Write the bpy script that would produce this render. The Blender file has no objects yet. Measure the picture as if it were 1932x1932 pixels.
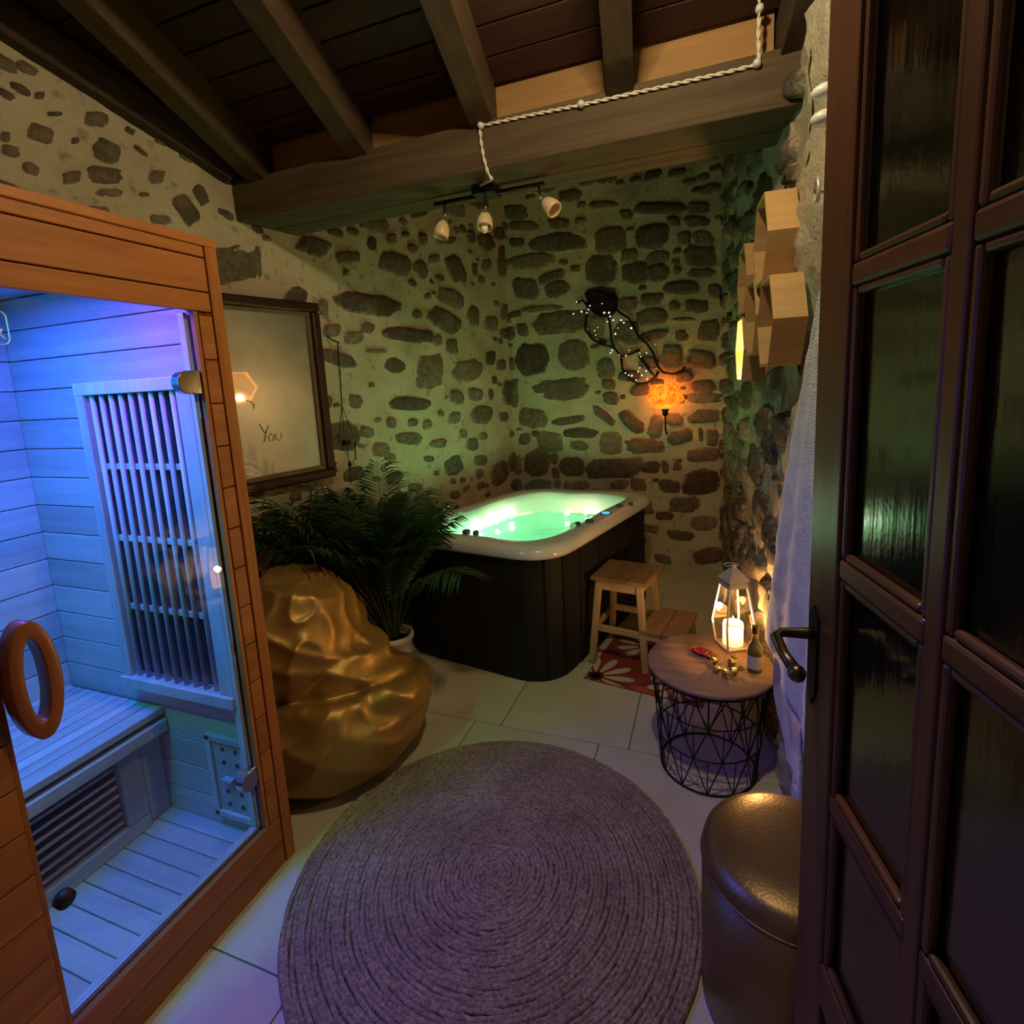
import bpy, bmesh, math, random
from mathutils import Vector, Matrix, noise

# ---------------------------------------------------------------- camera, world, light, exposure
scene = bpy.context.scene
COL = scene.collection
CAM_H, FPX, PX, PY = 1.6, 1000.0, 966.0, 880.0
YAW, PITCH, ROLL = math.radians(20.84), math.radians(8.85), math.radians(-3.06)
_f = Vector((-math.sin(YAW)*math.cos(PITCH), math.cos(YAW)*math.cos(PITCH), -math.sin(PITCH)))
_x = Vector((math.cos(YAW), math.sin(YAW), 0)); _u = _x.cross(_f)
_c, _s = math.cos(ROLL), math.sin(ROLL)
AX, AU, AF = _c*_x + _s*_u, -_s*_x + _c*_u, _f
cd = bpy.data.cameras.new('camera'); cam = bpy.data.objects.new('camera', cd); COL.objects.link(cam)
cd.sensor_width = 36; cd.sensor_height = 36; cd.sensor_fit = 'HORIZONTAL'
cd.lens = 36*FPX/1932; cd.shift_y = -(966-PY)/1932; cd.clip_start = .02
cam.matrix_world = Matrix(((AX.x, AU.x, -AF.x, 0), (AX.y, AU.y, -AF.y, 0), (AX.z, AU.z, -AF.z, CAM_H), (0, 0, 0, 1)))
scene.camera = cam
vs = scene.view_settings
vs.view_transform = 'Standard'; vs.look = 'None'; vs.gamma = 1; vs.use_curve_mapping = False
vs.exposure = 0.0
w = bpy.data.worlds.new('night'); scene.world = w; w.use_nodes = True
w.node_tree.nodes['Background'].inputs[0].default_value = (.5, .55, .7, 1)
w.node_tree.nodes['Background'].inputs[1].default_value = 0.0
scene.cycles.max_bounces = 6; scene.cycles.diffuse_bounces = 3; scene.cycles.glossy_bounces = 3; scene.cycles.transparent_max_bounces = 10
scene.cycles.volume_bounces = 0; scene.cycles.volume_step_rate = 4.0; scene.cycles.volume_max_steps = 64; scene.cycles.adaptive_threshold = .05
scene.cycles.sample_clamp_indirect = 4.0
scene.cycles.caustics_reflective = False; scene.cycles.caustics_refractive = False

LAMP_POS = Vector((-.20, 1.12, 2.83)); LAMP_W = 140.0; LAMP_C = (1, .82, .52)
P_TUB = 3.6; P_LANTERN = 20.0; P_HEX = 18.0; P_SCONCE = 3.6
random.seed(7)

# ---------------------------------------------------------------- picking helpers: a wall or floor point seen at a photo pixel
def ray(x, y): return AX*((x-PX)/FPX) + AU*((PY-y)/FPX) + AF
def onpl(x, y, p, n):
    d = ray(x, y); o = Vector((0, 0, CAM_H)); n = Vector(n)
    return o + d*((Vector(p)-o).dot(n)/d.dot(n))
LW_A = math.radians(11.7); LW_P = Vector((-1.835, 3.75, 0)); LW_N = Vector((math.cos(LW_A), -math.sin(LW_A), 0)); LW_T = Vector((math.sin(LW_A), math.cos(LW_A), 0))
def lwall(x, y, off=0): return onpl(x, y, LW_P + LW_N*off, LW_N)
def bwall(x, y, off=0): return onpl(x, y, (0, 4.5-off, 0), (0, 1, 0))
def floorpt(x, y, z=0): return onpl(x, y, (0, 0, z), (0, 0, 1))

# ---------------------------------------------------------------- mesh helpers
class MB:
    def __init__(s): s.v = []; s.f = []
    def add(s, vs, fs):
        b = len(s.v); s.v += [Vector(v) for v in vs]; s.f += [tuple(b+i for i in f) for f in fs]; return s
    def box(s, a, b):
        x0, y0, z0 = a; x1, y1, z1 = b
        return s.add([(x0,y0,z0),(x1,y0,z0),(x1,y1,z0),(x0,y1,z0),(x0,y0,z1),(x1,y0,z1),(x1,y1,z1),(x0,y1,z1)],
                     [(3,2,1,0),(4,5,6,7),(0,1,5,4),(1,2,6,5),(2,3,7,6),(3,0,4,7)])
    def obox(s, c, ax, ay, az):   # oriented box: centre and three half-axis vectors
        c, ax, ay, az = Vector(c), Vector(ax), Vector(ay), Vector(az)
        p = [c+i*ax+j*ay+k*az for k in (-1, 1) for (i, j) in ((-1,-1),(1,-1),(1,1),(-1,1))]
        return s.add(p, [(3,2,1,0),(4,5,6,7),(0,1,5,4),(1,2,6,5),(2,3,7,6),(3,0,4,7)])
    def bar(s, a, b, wdt, hgt, up=(0, 0, 1)):
        a, b = Vector(a), Vector(b); d = (b-a)/2; up = Vector(up)
        sx = d.cross(up); sx = sx.normalized() if sx.length > 1e-6 else Vector((1, 0, 0))
        sz = sx.cross(d).normalized()
        return s.obox((a+b)/2, sx*wdt/2, d, sz*hgt/2)
    def tube(s, pts, r, n=8, closed=False, cap=True):
        pts = [Vector(p) for p in pts]; m = len(pts); rings = []
        rr = r if hasattr(r, '__len__') else [r]*m
        prev = None
        for i, p in enumerate(pts):
            if closed: t = pts[(i+1) % m]-pts[i-1]
            else: t = pts[min(i+1, m-1)]-pts[max(i-1, 0)]
            t.normalize()
            if prev is None:
                a = t.orthogonal().normalized()
            else:
                a = prev - t*prev.dot(t)
                a = a.normalized() if a.length > 1e-6 else t.orthogonal().normalized()
            prev = a; b = t.cross(a)
            rings.append([p + (a*math.cos(2*math.pi*k/n)+b*math.sin(2*math.pi*k/n))*rr[i] for k in range(n)])
        base = len(s.v)
        for rg in rings: s.v += rg
        cnt = m if closed else m-1
        for i in range(cnt):
            j = (i+1) % m
            for k in range(n):
                s.f.append((base+i*n+k, base+i*n+(k+1) % n, base+j*n+(k+1) % n, base+j*n+k))
        if cap and not closed:
            s.f.append(tuple(base+k for k in reversed(range(n)))); s.f.append(tuple(base+(m-1)*n+k for k in range(n)))
        return s
    def loops(s, loops, closed=True, cap0=False, cap1=False):
        n = len(loops[0]); base = len(s.v)
        for l in loops: s.v += [Vector(p) for p in l]
        for i in range(len(loops)-1):
            for k in range(n if closed else n-1):
                s.f.append((base+i*n+k, base+i*n+(k+1) % n, base+(i+1)*n+(k+1) % n, base+(i+1)*n+k))
        if cap0: s.f.append(tuple(base+k for k in reversed(range(n))))
        if cap1: s.f.append(tuple(base+(len(loops)-1)*n+k for k in range(n)))
        return s
    def lathe(s, prof, c=(0, 0, 0), n=32, cap0=True, cap1=True, a0=0, a1=2*math.pi):
        c = Vector(c); full = abs(a1-a0-2*math.pi) < 1e-6
        m = n if full else n+1
        return s.loops([[c+Vector((r*math.cos(a0+(a1-a0)*k/n), r*math.sin(a0+(a1-a0)*k/n), z)) for k in range(m)] for r, z in prof], full, cap0 and full, cap1 and full)
    def prism(s, poly, h):        # polygon (list of 3D points) extruded by vector h
        h = Vector(h); return s.loops([[Vector(p) for p in poly], [Vector(p)+h for p in poly]], True, True, True)
    def sphere(s, c, r, n=12, m=8, sc=(1, 1, 1)):
        c = Vector(c)
        return s.loops([[c+Vector((r*sc[0]*math.sin(math.pi*max(.02, min(.98, i/m)))*math.cos(2*math.pi*k/n), r*sc[1]*math.sin(math.pi*max(.02, min(.98, i/m)))*math.sin(2*math.pi*k/n), -r*sc[2]*math.cos(math.pi*i/m))) for k in range(n)] for i in range(m+1)], True, True, True)
    def xf(s, M): s.v = [M @ v for v in s.v]; return s
    def build(s, name, mat, parent=None, smooth=False, bevel=0, world=True, sub=0):
        me = bpy.data.meshes.new(name)
        vs_ = s.v
        if parent is not None and world:
            inv = parent_matrix(parent).inverted(); vs_ = [inv @ v for v in s.v]
        me.from_pydata([tuple(v) for v in vs_], [], s.f); me.validate(); me.update()
        bm = bmesh.new(); bm.from_mesh(me); bmesh.ops.recalc_face_normals(bm, faces=bm.faces); bm.to_mesh(me); bm.free()
        if mat: me.materials.append(M[mat] if isinstance(mat, str) else mat)
        if smooth:
            for p in me.polygons: p.use_smooth = True
        o = bpy.data.objects.new(name, me); COL.objects.link(o)
        if parent is not None: o.parent = parent
        if bevel:
            b = o.modifiers.new('bevel', 'BEVEL'); b.width = bevel; b.segments = 2; b.limit_method = 'ANGLE'; b.angle_limit = math.radians(40)
        if sub:
            b = o.modifiers.new('sub', 'SUBSURF'); b.levels = sub; b.render_levels = sub
        return o
def parent_matrix(o):
    m = Matrix.Translation(o.location) @ o.rotation_euler.to_matrix().to_4x4()
    return parent_matrix(o.parent) @ m if o.parent else m
def tag(o, label=None, cat=None, group=None, kind=None):
    if label: o['label'] = label
    if cat: o['category'] = cat
    if group: o['group'] = group
    if kind: o['kind'] = kind
    return o
def thing(name, loc, label, cat, group=None, rz=0):
    o = bpy.data.objects.new(name, None); COL.objects.link(o); o.location = loc; o.rotation_euler = (0, 0, rz); o.empty_display_size = .05
    return tag(o, label, cat, group)
def share(src, name, parent, loc, rot=(0, 0, 0)):   # another object with the same mesh data
    o = bpy.data.objects.new(name, src.data); COL.objects.link(o); o.parent = parent; o.location = loc; o.rotation_euler = rot
    for m in src.modifiers:
        if m.type == 'BEVEL':
            b = o.modifiers.new('bevel', 'BEVEL'); b.width = m.width; b.segments = m.segments; b.limit_method = 'ANGLE'; b.angle_limit = m.angle_limit
    return o
def light(name, kind, loc, power, color, size=.03, rot=None, parent=None, size_y=None):
    l = bpy.data.lights.new(name, kind); l.energy = power; l.color = color
    if kind == 'AREA':
        l.size = size
        if size_y: l.shape = 'RECTANGLE'; l.size_y = size_y
    else: l.shadow_soft_size = size
    o = bpy.data.objects.new(name, l); COL.objects.link(o); o.location = loc
    if rot: o.rotation_euler = rot
    if parent:
        o.parent = parent; o.location = parent_matrix(parent).inverted() @ Vector(loc)
    return o
def nz(p, s, seed=0): return noise.noise(Vector((p[0]*s+seed, p[1]*s+seed*1.7, p[2]*s-seed)))
def fr(p, s, o=4, seed=0): return noise.fractal(Vector((p[0]*s+seed, p[1]*s+seed*1.7, p[2]*s-seed)), 1.0, 2.0, o)

# ---------------------------------------------------------------- materials
M = {}
def mat(name):
    m = bpy.data.materials.new(name); m.use_nodes = True; M[name] = m
    nt = m.node_tree; return m, nt, nt.nodes['Principled BSDF']
def N(nt, t, **kw):
    n = nt.nodes.new(t)
    for k, v in kw.items():
        if k in n.inputs: n.inputs[k].default_value = v
        else: setattr(n, k, v)
    return n
def coords(nt, scale=(1, 1, 1), jitter=True, out='Object'):
    tc = N(nt, 'ShaderNodeTexCoord'); mp = N(nt, 'ShaderNodeMapping'); mp.inputs['Scale'].default_value = scale
    nt.links.new(tc.outputs[out], mp.inputs[0])
    if jitter:
        oi = N(nt, 'ShaderNodeObjectInfo'); ml = N(nt, 'ShaderNodeMath', operation='MULTIPLY'); ml.inputs[1].default_value = 37.0
        nt.links.new(oi.outputs['Random'], ml.inputs[0]); nt.links.new(ml.outputs[0], mp.inputs['Location'])
    return mp.outputs[0]
def ramp(nt, fac, cols):
    r = N(nt, 'ShaderNodeValToRGB'); e = r.color_ramp.elements
    while len(e) < len(cols): e.new(.5)
    for el, (p, c) in zip(e, cols): el.position = p; el.color = (*c, 1)
    nt.links.new(fac, r.inputs[0]); return r.outputs[0]
def bump(nt, b, h, strength, dist=.01):
    n = N(nt, 'ShaderNodeBump'); n.inputs['Strength'].default_value = strength; n.inputs['Distance'].default_value = dist
    nt.links.new(h, n.inputs['Height']); nt.links.new(n.outputs[0], b.inputs['Normal'])
def mixrgb(nt, fac, a, b, mode='MIX'):
    n = N(nt, 'ShaderNodeMix', data_type='RGBA', blend_type=mode)
    for s, v in ((n.inputs[0], fac), (n.inputs[6], a), (n.inputs[7], b)):
        if hasattr(v, 'is_output'): nt.links.new(v, s)
        else: s.default_value = v if not isinstance(v, tuple) else (*v, 1)
    return n.outputs[2]
def plain(name, col, rough=.5, metal=0, bumpscale=0, bumpstr=.2, var=.12, spec=.5, emit=None, estr=0, coat=0, sheen=0):
    m, nt, b = mat(name)
    co = coords(nt); n1 = N(nt, 'ShaderNodeTexNoise', Scale=14.0, Detail=4.0); nt.links.new(co, n1.inputs['Vector'])
    c = ramp(nt, n1.outputs['Fac'], [(.3, tuple(x*(1-var) for x in col)), (.7, tuple(min(1, x*(1+var)) for x in col))])
    nt.links.new(c, b.inputs['Base Color'])
    b.inputs['Roughness'].default_value = rough; b.inputs['Metallic'].default_value = metal
    b.inputs['Specular IOR Level'].default_value = spec; b.inputs['Coat Weight'].default_value = coat
    b.inputs['Sheen Weight'].default_value = sheen
    if emit: b.inputs['Emission Color'].default_value = (*emit, 1); b.inputs['Emission Strength'].default_value = estr
    if bumpscale:
        n2 = N(nt, 'ShaderNodeTexNoise', Scale=bumpscale, Detail=5.0); nt.links.new(co, n2.inputs['Vector']); bump(nt, b, n2.outputs['Fac'], bumpstr)
    return m
def wood(name, dark, lite, axis=0, rough=.5, grain=1.0, knots=True, spec=.35):
    m, nt, b = mat(name)
    sc = [26*grain]*3; sc[axis] = 1.6*grain
    co = coords(nt, tuple(sc))
    n1 = N(nt, 'ShaderNodeTexNoise', Scale=1.0, Detail=6.0, Roughness=.6, Distortion=.6); nt.links.new(co, n1.inputs['Vector'])
    oi = N(nt, 'ShaderNodeObjectInfo')
    c = ramp(nt, n1.outputs['Fac'], [(.28, dark), (.52, tuple((a+d)/2 for a, d in zip(dark, lite))), (.75, lite)])
    v = ramp(nt, oi.outputs['Random'], [(0, (.78, .78, .78)), (1, (1.1, 1.1, 1.1))])
    c = mixrgb(nt, 1.0, c, v, 'MULTIPLY')
    nt.links.new(c, b.inputs['Base Color']); b.inputs['Roughness'].default_value = rough; b.inputs['Specular IOR Level'].default_value = spec
    bump(nt, b, n1.outputs['Fac'], .15, .004)
    return m
def pane_mat(name, refl=.12, rough=.02, tint=(.95, .97, .96), wet=0):
    m, nt, b = mat(name); nt.nodes.remove(b); out = nt.nodes['Material Output']
    tr = N(nt, 'ShaderNodeBsdfTransparent'); tr.inputs[0].default_value = (*tint, 1)
    gl = N(nt, 'ShaderNodeBsdfGlossy'); gl.inputs['Roughness'].default_value = rough
    lw = N(nt, 'ShaderNodeLayerWeight'); lw.inputs[0].default_value = .35
    mr = N(nt, 'ShaderNodeMapRange'); mr.inputs['To Min'].default_value = refl*.45; mr.inputs['To Max'].default_value = min(1, refl*5)
    nt.links.new(lw.outputs['Fresnel'], mr.inputs[0])
    mx = N(nt, 'ShaderNodeMixShader'); nt.links.new(mr.outputs[0], mx.inputs[0]); nt.links.new(tr.outputs[0], mx.inputs[1]); nt.links.new(gl.outputs[0], mx.inputs[2])
    nt.links.new(mx.outputs[0], out.inputs[0])
    if wet:
        co = coords(nt, (45, 45, 3)); n1 = N(nt, 'ShaderNodeTexNoise', Scale=1.0, Detail=3.0); nt.links.new(co, n1.inputs['Vector'])
        co2 = coords(nt, (1, 1, 1)); n2 = N(nt, 'ShaderNodeTexVoronoi', Scale=120.0); nt.links.new(co2, n2.inputs['Vector'])
        ad = N(nt, 'ShaderNodeMath', operation='ADD'); nt.links.new(n1.outputs['Fac'], ad.inputs[0])
        ml = N(nt, 'ShaderNodeMath', operation='MULTIPLY'); ml.inputs[1].default_value = .12; nt.links.new(n2.outputs['Distance'], ml.inputs[0]); nt.links.new(ml.outputs[0], ad.inputs[1])
        bp = N(nt, 'ShaderNodeBump'); bp.inputs['Strength'].default_value = wet; bp.inputs['Distance'].default_value = .004
        nt.links.new(ad.outputs[0], bp.inputs['Height']); nt.links.new(bp.outputs[0], gl.inputs['Normal'])
    return m
def emit_mat(name, col, strength):
    m, nt, b = mat(name); b.inputs['Base Color'].default_value = (*col, 1)
    b.inputs['Emission Color'].default_value = (*col, 1); b.inputs['Emission Strength'].default_value = strength
    n1 = N(nt, 'ShaderNodeTexNoise', Scale=30.0); bump(nt, b, n1.outputs['Fac'], .02)
    return m

def stone_mat():
    m, nt, b = mat('stone')
    co = coords(nt); oi = N(nt, 'ShaderNodeObjectInfo')
    base = ramp(nt, oi.outputs['Random'], [(0, (.14, .10, .066)), (.3, (.21, .155, .10)), (.55, (.18, .145, .10)), (.8, (.27, .205, .135)), (1, (.23, .125, .08))])
    n1 = N(nt, 'ShaderNodeTexNoise', Scale=28.0, Detail=8.0, Roughness=.7); nt.links.new(co, n1.inputs['Vector'])
    n2 = N(nt, 'ShaderNodeTexNoise', Scale=7.0, Detail=4.0); nt.links.new(co, n2.inputs['Vector'])
    v = ramp(nt, n1.outputs['Fac'], [(.25, (.45, .45, .45)), (.75, (1.5, 1.5, 1.5))])
    c = mixrgb(nt, 1.0, base, v, 'MULTIPLY')
    f = N(nt, 'ShaderNodeMapRange'); f.inputs['From Min'].default_value = .52; f.inputs['From Max'].default_value = .7; f.inputs['To Max'].default_value = .55
    nt.links.new(n2.outputs['Fac'], f.inputs[0])
    c = mixrgb(nt, f.outputs[0], c, (.30, .25, .17))
    # tint per stone (object colour): its own tone plus some painted-in wall shade
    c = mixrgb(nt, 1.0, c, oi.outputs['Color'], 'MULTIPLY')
    at = N(nt, 'ShaderNodeAttribute', attribute_name='core')
    n3 = N(nt, 'ShaderNodeTexNoise', Scale=38.0, Detail=5.0, Roughness=.65); nt.links.new(co, n3.inputs['Vector'])
    sm = N(nt, 'ShaderNodeMath', operation='MULTIPLY_ADD'); sm.inputs[1].default_value = 1.5; nt.links.new(n3.outputs['Fac'], sm.inputs[0]); nt.links.new(at.outputs['Fac'], sm.inputs[2])
    er = N(nt, 'ShaderNodeMapRange'); er.inputs['From Min'].default_value = .72; er.inputs['From Max'].default_value = 1.12; nt.links.new(sm.outputs[0], er.inputs[0])
    c = mixrgb(nt, er.outputs[0], (.50, .42, .27), c)
    nt.links.new(c, b.inputs['Base Color']); b.inputs['Roughness'].default_value = .9; b.inputs['Specular IOR Level'].default_value = .15
    bump(nt, b, n1.outputs['Fac'], .9, .02)
stone_mat()
def mortar_mat(name, c0, c1, c2, dist=.012):
    m, nt, b = mat(name); co = coords(nt, jitter=False)
    n1 = N(nt, 'ShaderNodeTexNoise', Scale=4.0, Detail=8.0, Roughness=.65); nt.links.new(co, n1.inputs['Vector'])
    n2 = N(nt, 'ShaderNodeTexNoise', Scale=55.0, Detail=5.0, Roughness=.7); nt.links.new(co, n2.inputs['Vector'])
    n3 = N(nt, 'ShaderNodeTexNoise', Scale=16.0, Detail=5.0, Roughness=.6); nt.links.new(co, n3.inputs['Vector'])
    c = ramp(nt, n1.outputs['Fac'], [(.3, c0), (.5, c1), (.72, c2)])
    f = N(nt, 'ShaderNodeMapRange'); f.inputs['From Min'].default_value = .56; f.inputs['From Max'].default_value = .68; f.inputs['To Max'].default_value = .6
    nt.links.new(n3.outputs['Fac'], f.inputs[0]); c = mixrgb(nt, f.outputs[0], c, tuple(x*.35 for x in c0))
    nt.links.new(c, b.inputs['Base Color']); b.inputs['Roughness'].default_value = .95; b.inputs['Specular IOR Level'].default_value = .1
    ad = N(nt, 'ShaderNodeMath', operation='ADD'); nt.links.new(n2.outputs['Fac'], ad.inputs[0]); nt.links.new(n3.outputs['Fac'], ad.inputs[1])
    bump(nt, b, ad.outputs[0], .7, dist)
mortar_mat('mortar_left', (.44, .37, .24), (.55, .47, .31), (.64, .55, .38))
mortar_mat('mortar_back', (.44, .37, .24), (.55, .47, .31), (.64, .55, .38))
mortar_mat('mortar_right', (.44, .37, .24), (.55, .47, .31), (.64, .55, .38), .03)
def tile_mat():
    m, nt, b = mat('tile'); co = coords(nt)
    n1 = N(nt, 'ShaderNodeTexNoise', Scale=3.0, Detail=9.0, Roughness=.6); nt.links.new(co, n1.inputs['Vector'])
    n2 = N(nt, 'ShaderNodeTexNoise', Scale=90.0, Detail=4.0); nt.links.new(co, n2.inputs['Vector'])
    c = ramp(nt, n1.outputs['Fac'], [(.3, (.54, .49, .32)), (.7, (.66, .61, .43))])
    nt.links.new(c, b.inputs['Base Color']); b.inputs['Roughness'].default_value = .62; bump(nt, b, n2.outputs['Fac'], .15, .003)
tile_mat()
plain('grout', (.22, .20, .16), .9)
wood('cedar', (.30, .095, .018), (.52, .20, .045), 1, .5)
wood('cedar_up', (.32, .10, .02), (.55, .22, .05), 2, .5)
wood('pine_y', (.40, .37, .35), (.56, .53, .50), 1, .55)
wood('pine_x', (.40, .37, .35), (.56, .53, .50), 0, .55)
wood('pine_z', (.40, .37, .35), (.56, .53, .50), 2, .55)
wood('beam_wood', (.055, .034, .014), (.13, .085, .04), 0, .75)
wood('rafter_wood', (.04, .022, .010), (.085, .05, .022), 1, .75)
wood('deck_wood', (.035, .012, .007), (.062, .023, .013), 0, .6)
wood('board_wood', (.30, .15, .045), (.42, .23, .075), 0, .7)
wood('door_wood', (.07, .02, .008), (.16, .055, .018), 2, .38, spec=.6)
wood('door_wood_x', (.07, .02, .008), (.16, .055, .018), 1, .38, spec=.6)
wood('hex_wood', (.50, .29, .10), (.66, .42, .17), 0, .55)
wood('stool_wood', (.38, .24, .11), (.52, .35, .18), 2, .55)
wood('stool_top', (.20, .11, .045), (.32, .18, .08), 1, .55)
wood('mango_wood', (.30, .16, .075), (.52, .33, .19), 0, .4)
wood('ring_wood', (.20, .055, .012), (.36, .12, .028), 2, .32, spec=.6)
plain('black', (.012, .011, .01), .5)
plain('dark_void', (.018, .016, .016), .9)
plain('black_metal', (.02, .016, .014), .4, .6)
plain('chrome', (.62, .62, .62), .12, 1)
plain('brass_old', (.16, .11, .05), .35, 1)
plain('frame_wood', (.035, .012, .007), .3, spec=.7)
plain('frame_inner', (.16, .10, .05), .35)
plain('wiped_steam', (.30, .25, .18), .3)
plain('white_ceramic', (.70, .67, .58), .3)
plain('soil', (.03, .02, .012), .95, bumpscale=60, bumpstr=.8)
plain('acrylic', (.74, .71, .66), .22, coat=.3, var=.04)
plain('skirt', (.018, .015, .012), .6, bumpscale=120, bumpstr=.25, spec=.2)
plain('tub_knob', (.10, .09, .08), .3)
plain('cable_white', (.74, .68, .50), .6)
plain('shade_cream', (.72, .55, .30), .35)
plain('bulb_glass', (.80, .75, .50), .2)
def wax_mat():
    m, nt, b = mat('wax'); nt.nodes.remove(b); out = nt.nodes['Material Output']; co = coords(nt)
    n1 = N(nt, 'ShaderNodeTexNoise', Scale=20.0); nt.links.new(co, n1.inputs['Vector'])
    c = ramp(nt, n1.outputs['Fac'], [(.3, (.92, .72, .42)), (.7, (.97, .82, .55))])
    tl = N(nt, 'ShaderNodeBsdfTranslucent'); df = N(nt, 'ShaderNodeBsdfDiffuse'); nt.links.new(c, tl.inputs[0]); nt.links.new(c, df.inputs[0])
    mx = N(nt, 'ShaderNodeMixShader'); mx.inputs[0].default_value = .45; nt.links.new(tl.outputs[0], mx.inputs[1]); nt.links.new(df.outputs[0], mx.inputs[2]); nt.links.new(mx.outputs[0], out.inputs[0])
wax_mat()
plain('gold_foil', (.55, .42, .12), .22, 1, 50, .7)
plain('red_foil', (.55, .03, .03), .25, 0, 60, .6)
plain('red_cloth', (.45, .02, .05), .8, 0, 90, .6)
plain('label_paper', (.62, .58, .52), .7)
plain('mat_red', (.28, .035, .018), .95, 0, 150, .7)
plain('mat_dark', (.07, .014, .012), .95, 0, 150, .6)
plain('mat_cream', (.62, .52, .38), .95, 0, 150, .6)
plain('mat_orange', (.48, .10, .03), .95, 0, 150, .6)
plain('terry', (.82, .82, .80), .95, 0, 170, 1.0, sheen=.4)
plain('lantern_metal', (.62, .58, .52), .4, .5)
plain('frond', (.026, .078, .018), .40)
plain('stalk', (.05, .065, .02), .5)
plain('bead_glass', (.85, .8, .7), .1)
plain('wire', (.015, .012, .01), .45, .5)
plain('jute_edge', (.15, .09, .05), .95)
plain('led_tub', (.9, .95, .9), .3)
def bottle_mat():
    m, nt, b = mat('bottle_glass'); b.inputs['Base Color'].default_value = (.30, .26, .05, 1); b.inputs['Roughness'].default_value = .06
    b.inputs['Transmission Weight'].default_value = .55
    n1 = N(nt, 'ShaderNodeTexNoise', Scale=3.0); bump(nt, b, n1.outputs['Fac'], .02)
bottle_mat()
def leather_gold(name, col, rough, bs, st):
    m, nt, b = mat(name); co = coords(nt)
    n1 = N(nt, 'ShaderNodeTexNoise', Scale=3.0, Detail=5.0); nt.links.new(co, n1.inputs['Vector'])
    c = ramp(nt, n1.outputs['Fac'], [(.3, tuple(x*.8 for x in col)), (.7, col)]); nt.links.new(c, b.inputs['Base Color'])
    b.inputs['Metallic'].default_value = .6; b.inputs['Roughness'].default_value = rough
    n2 = N(nt, 'ShaderNodeTexNoise', Scale=bs, Detail=3.0); nt.links.new(co, n2.inputs['Vector']); bump(nt, b, n2.outputs['Fac'], st, .01)
leather_gold('bag_gold', (.50, .30, .07), .44, 7.0, .25)
leather_gold('ottoman_gold', (.24, .155, .06), .36, 140.0, .10)
def jute_mat():
    m, nt, b = mat('jute'); co = coords(nt, jitter=False)
    n1 = N(nt, 'ShaderNodeTexNoise', Scale=95.0, Detail=4.0, Roughness=.7); nt.links.new(co, n1.inputs['Vector'])
    n2 = N(nt, 'ShaderNodeTexNoise', Scale=5.0, Detail=5.0); nt.links.new(co, n2.inputs['Vector'])
    c = ramp(nt, n1.outputs['Fac'], [(.3, (.19, .115, .07)), (.5, (.48, .33, .21)), (.72, (.76, .57, .40))])
    v = ramp(nt, n2.outputs['Fac'], [(.3, (.75, .72, .7)), (.7, (1.1, 1.1, 1.1))]); c = mixrgb(nt, 1.0, c, v, 'MULTIPLY')
    nt.links.new(c, b.inputs['Base Color']); b.inputs['Roughness'].default_value = .55; b.inputs['Specular IOR Level'].default_value = .45
    bump(nt, b, n1.outputs['Fac'], 1.0, .012)
jute_mat()
def mirror_mat():
    m, nt, b = mat('mirror_glass'); nt.nodes.remove(b); out = nt.nodes['Material Output']; co = coords(nt, jitter=False)
    n1 = N(nt, 'ShaderNodeTexNoise', Scale=2.2, Detail=5.0); nt.links.new(co, n1.inputs['Vector'])
    gl = N(nt, 'ShaderNodeBsdfGlossy'); gl.inputs['Roughness'].default_value = .035; gl.inputs[0].default_value = (.8, .82, .8, 1)
    g2 = N(nt, 'ShaderNodeBsdfGlossy'); g2.inputs['Roughness'].default_value = .36; g2.inputs[0].default_value = (.8, .82, .78, 1)
    df = N(nt, 'ShaderNodeBsdfDiffuse'); df.inputs[0].default_value = (.55, .55, .5, 1)
    m1 = N(nt, 'ShaderNodeMixShader'); m1.inputs[0].default_value = .16; nt.links.new(g2.outputs[0], m1.inputs[1]); nt.links.new(df.outputs[0], m1.inputs[2])
    f = N(nt, 'ShaderNodeMapRange'); f.inputs['From Min'].default_value = .3; f.inputs['From Max'].default_value = .65; f.inputs['To Min'].default_value = .5; f.inputs['To Max'].default_value = .85
    nt.links.new(n1.outputs['Fac'], f.inputs[0])
    m2 = N(nt, 'ShaderNodeMixShader'); nt.links.new(f.outputs[0], m2.inputs[0]); nt.links.new(gl.outputs[0], m2.inputs[1]); nt.links.new(m1.outputs[0], m2.inputs[2])
    nt.links.new(m2.outputs[0], out.inputs[0])
mirror_mat()
def water_mat():
    m, nt, b = mat('water'); nt.nodes.remove(b); out = nt.nodes['Material Output']; co = coords(nt, jitter=False)
    tr = N(nt, 'ShaderNodeBsdfTransparent'); tr.inputs[0].default_value = (.27, .95, .64, 1)
    gl = N(nt, 'ShaderNodeBsdfGlossy'); gl.inputs['Roughness'].default_value = .04
    lw = N(nt, 'ShaderNodeLayerWeight'); lw.inputs[0].default_value = .25
    n1 = N(nt, 'ShaderNodeTexNoise', Scale=9.0, Detail=3.0); nt.links.new(co, n1.inputs['Vector'])
    bp = N(nt, 'ShaderNodeBump'); bp.inputs['Strength'].default_value = .35; bp.inputs['Distance'].default_value = .02
    nt.links.new(n1.outputs['Fac'], bp.inputs['Height']); nt.links.new(bp.outputs[0], gl.inputs['Normal']); nt.links.new(bp.outputs[0], lw.inputs['Normal'])
    mx = N(nt, 'ShaderNodeMixShader'); nt.links.new(lw.outputs['Fresnel'], mx.inputs[0]); nt.links.new(tr.outputs[0], mx.inputs[1]); nt.links.new(gl.outputs[0], mx.inputs[2])
    nt.links.new(mx.outputs[0], out.inputs[0])
water_mat()
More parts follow.
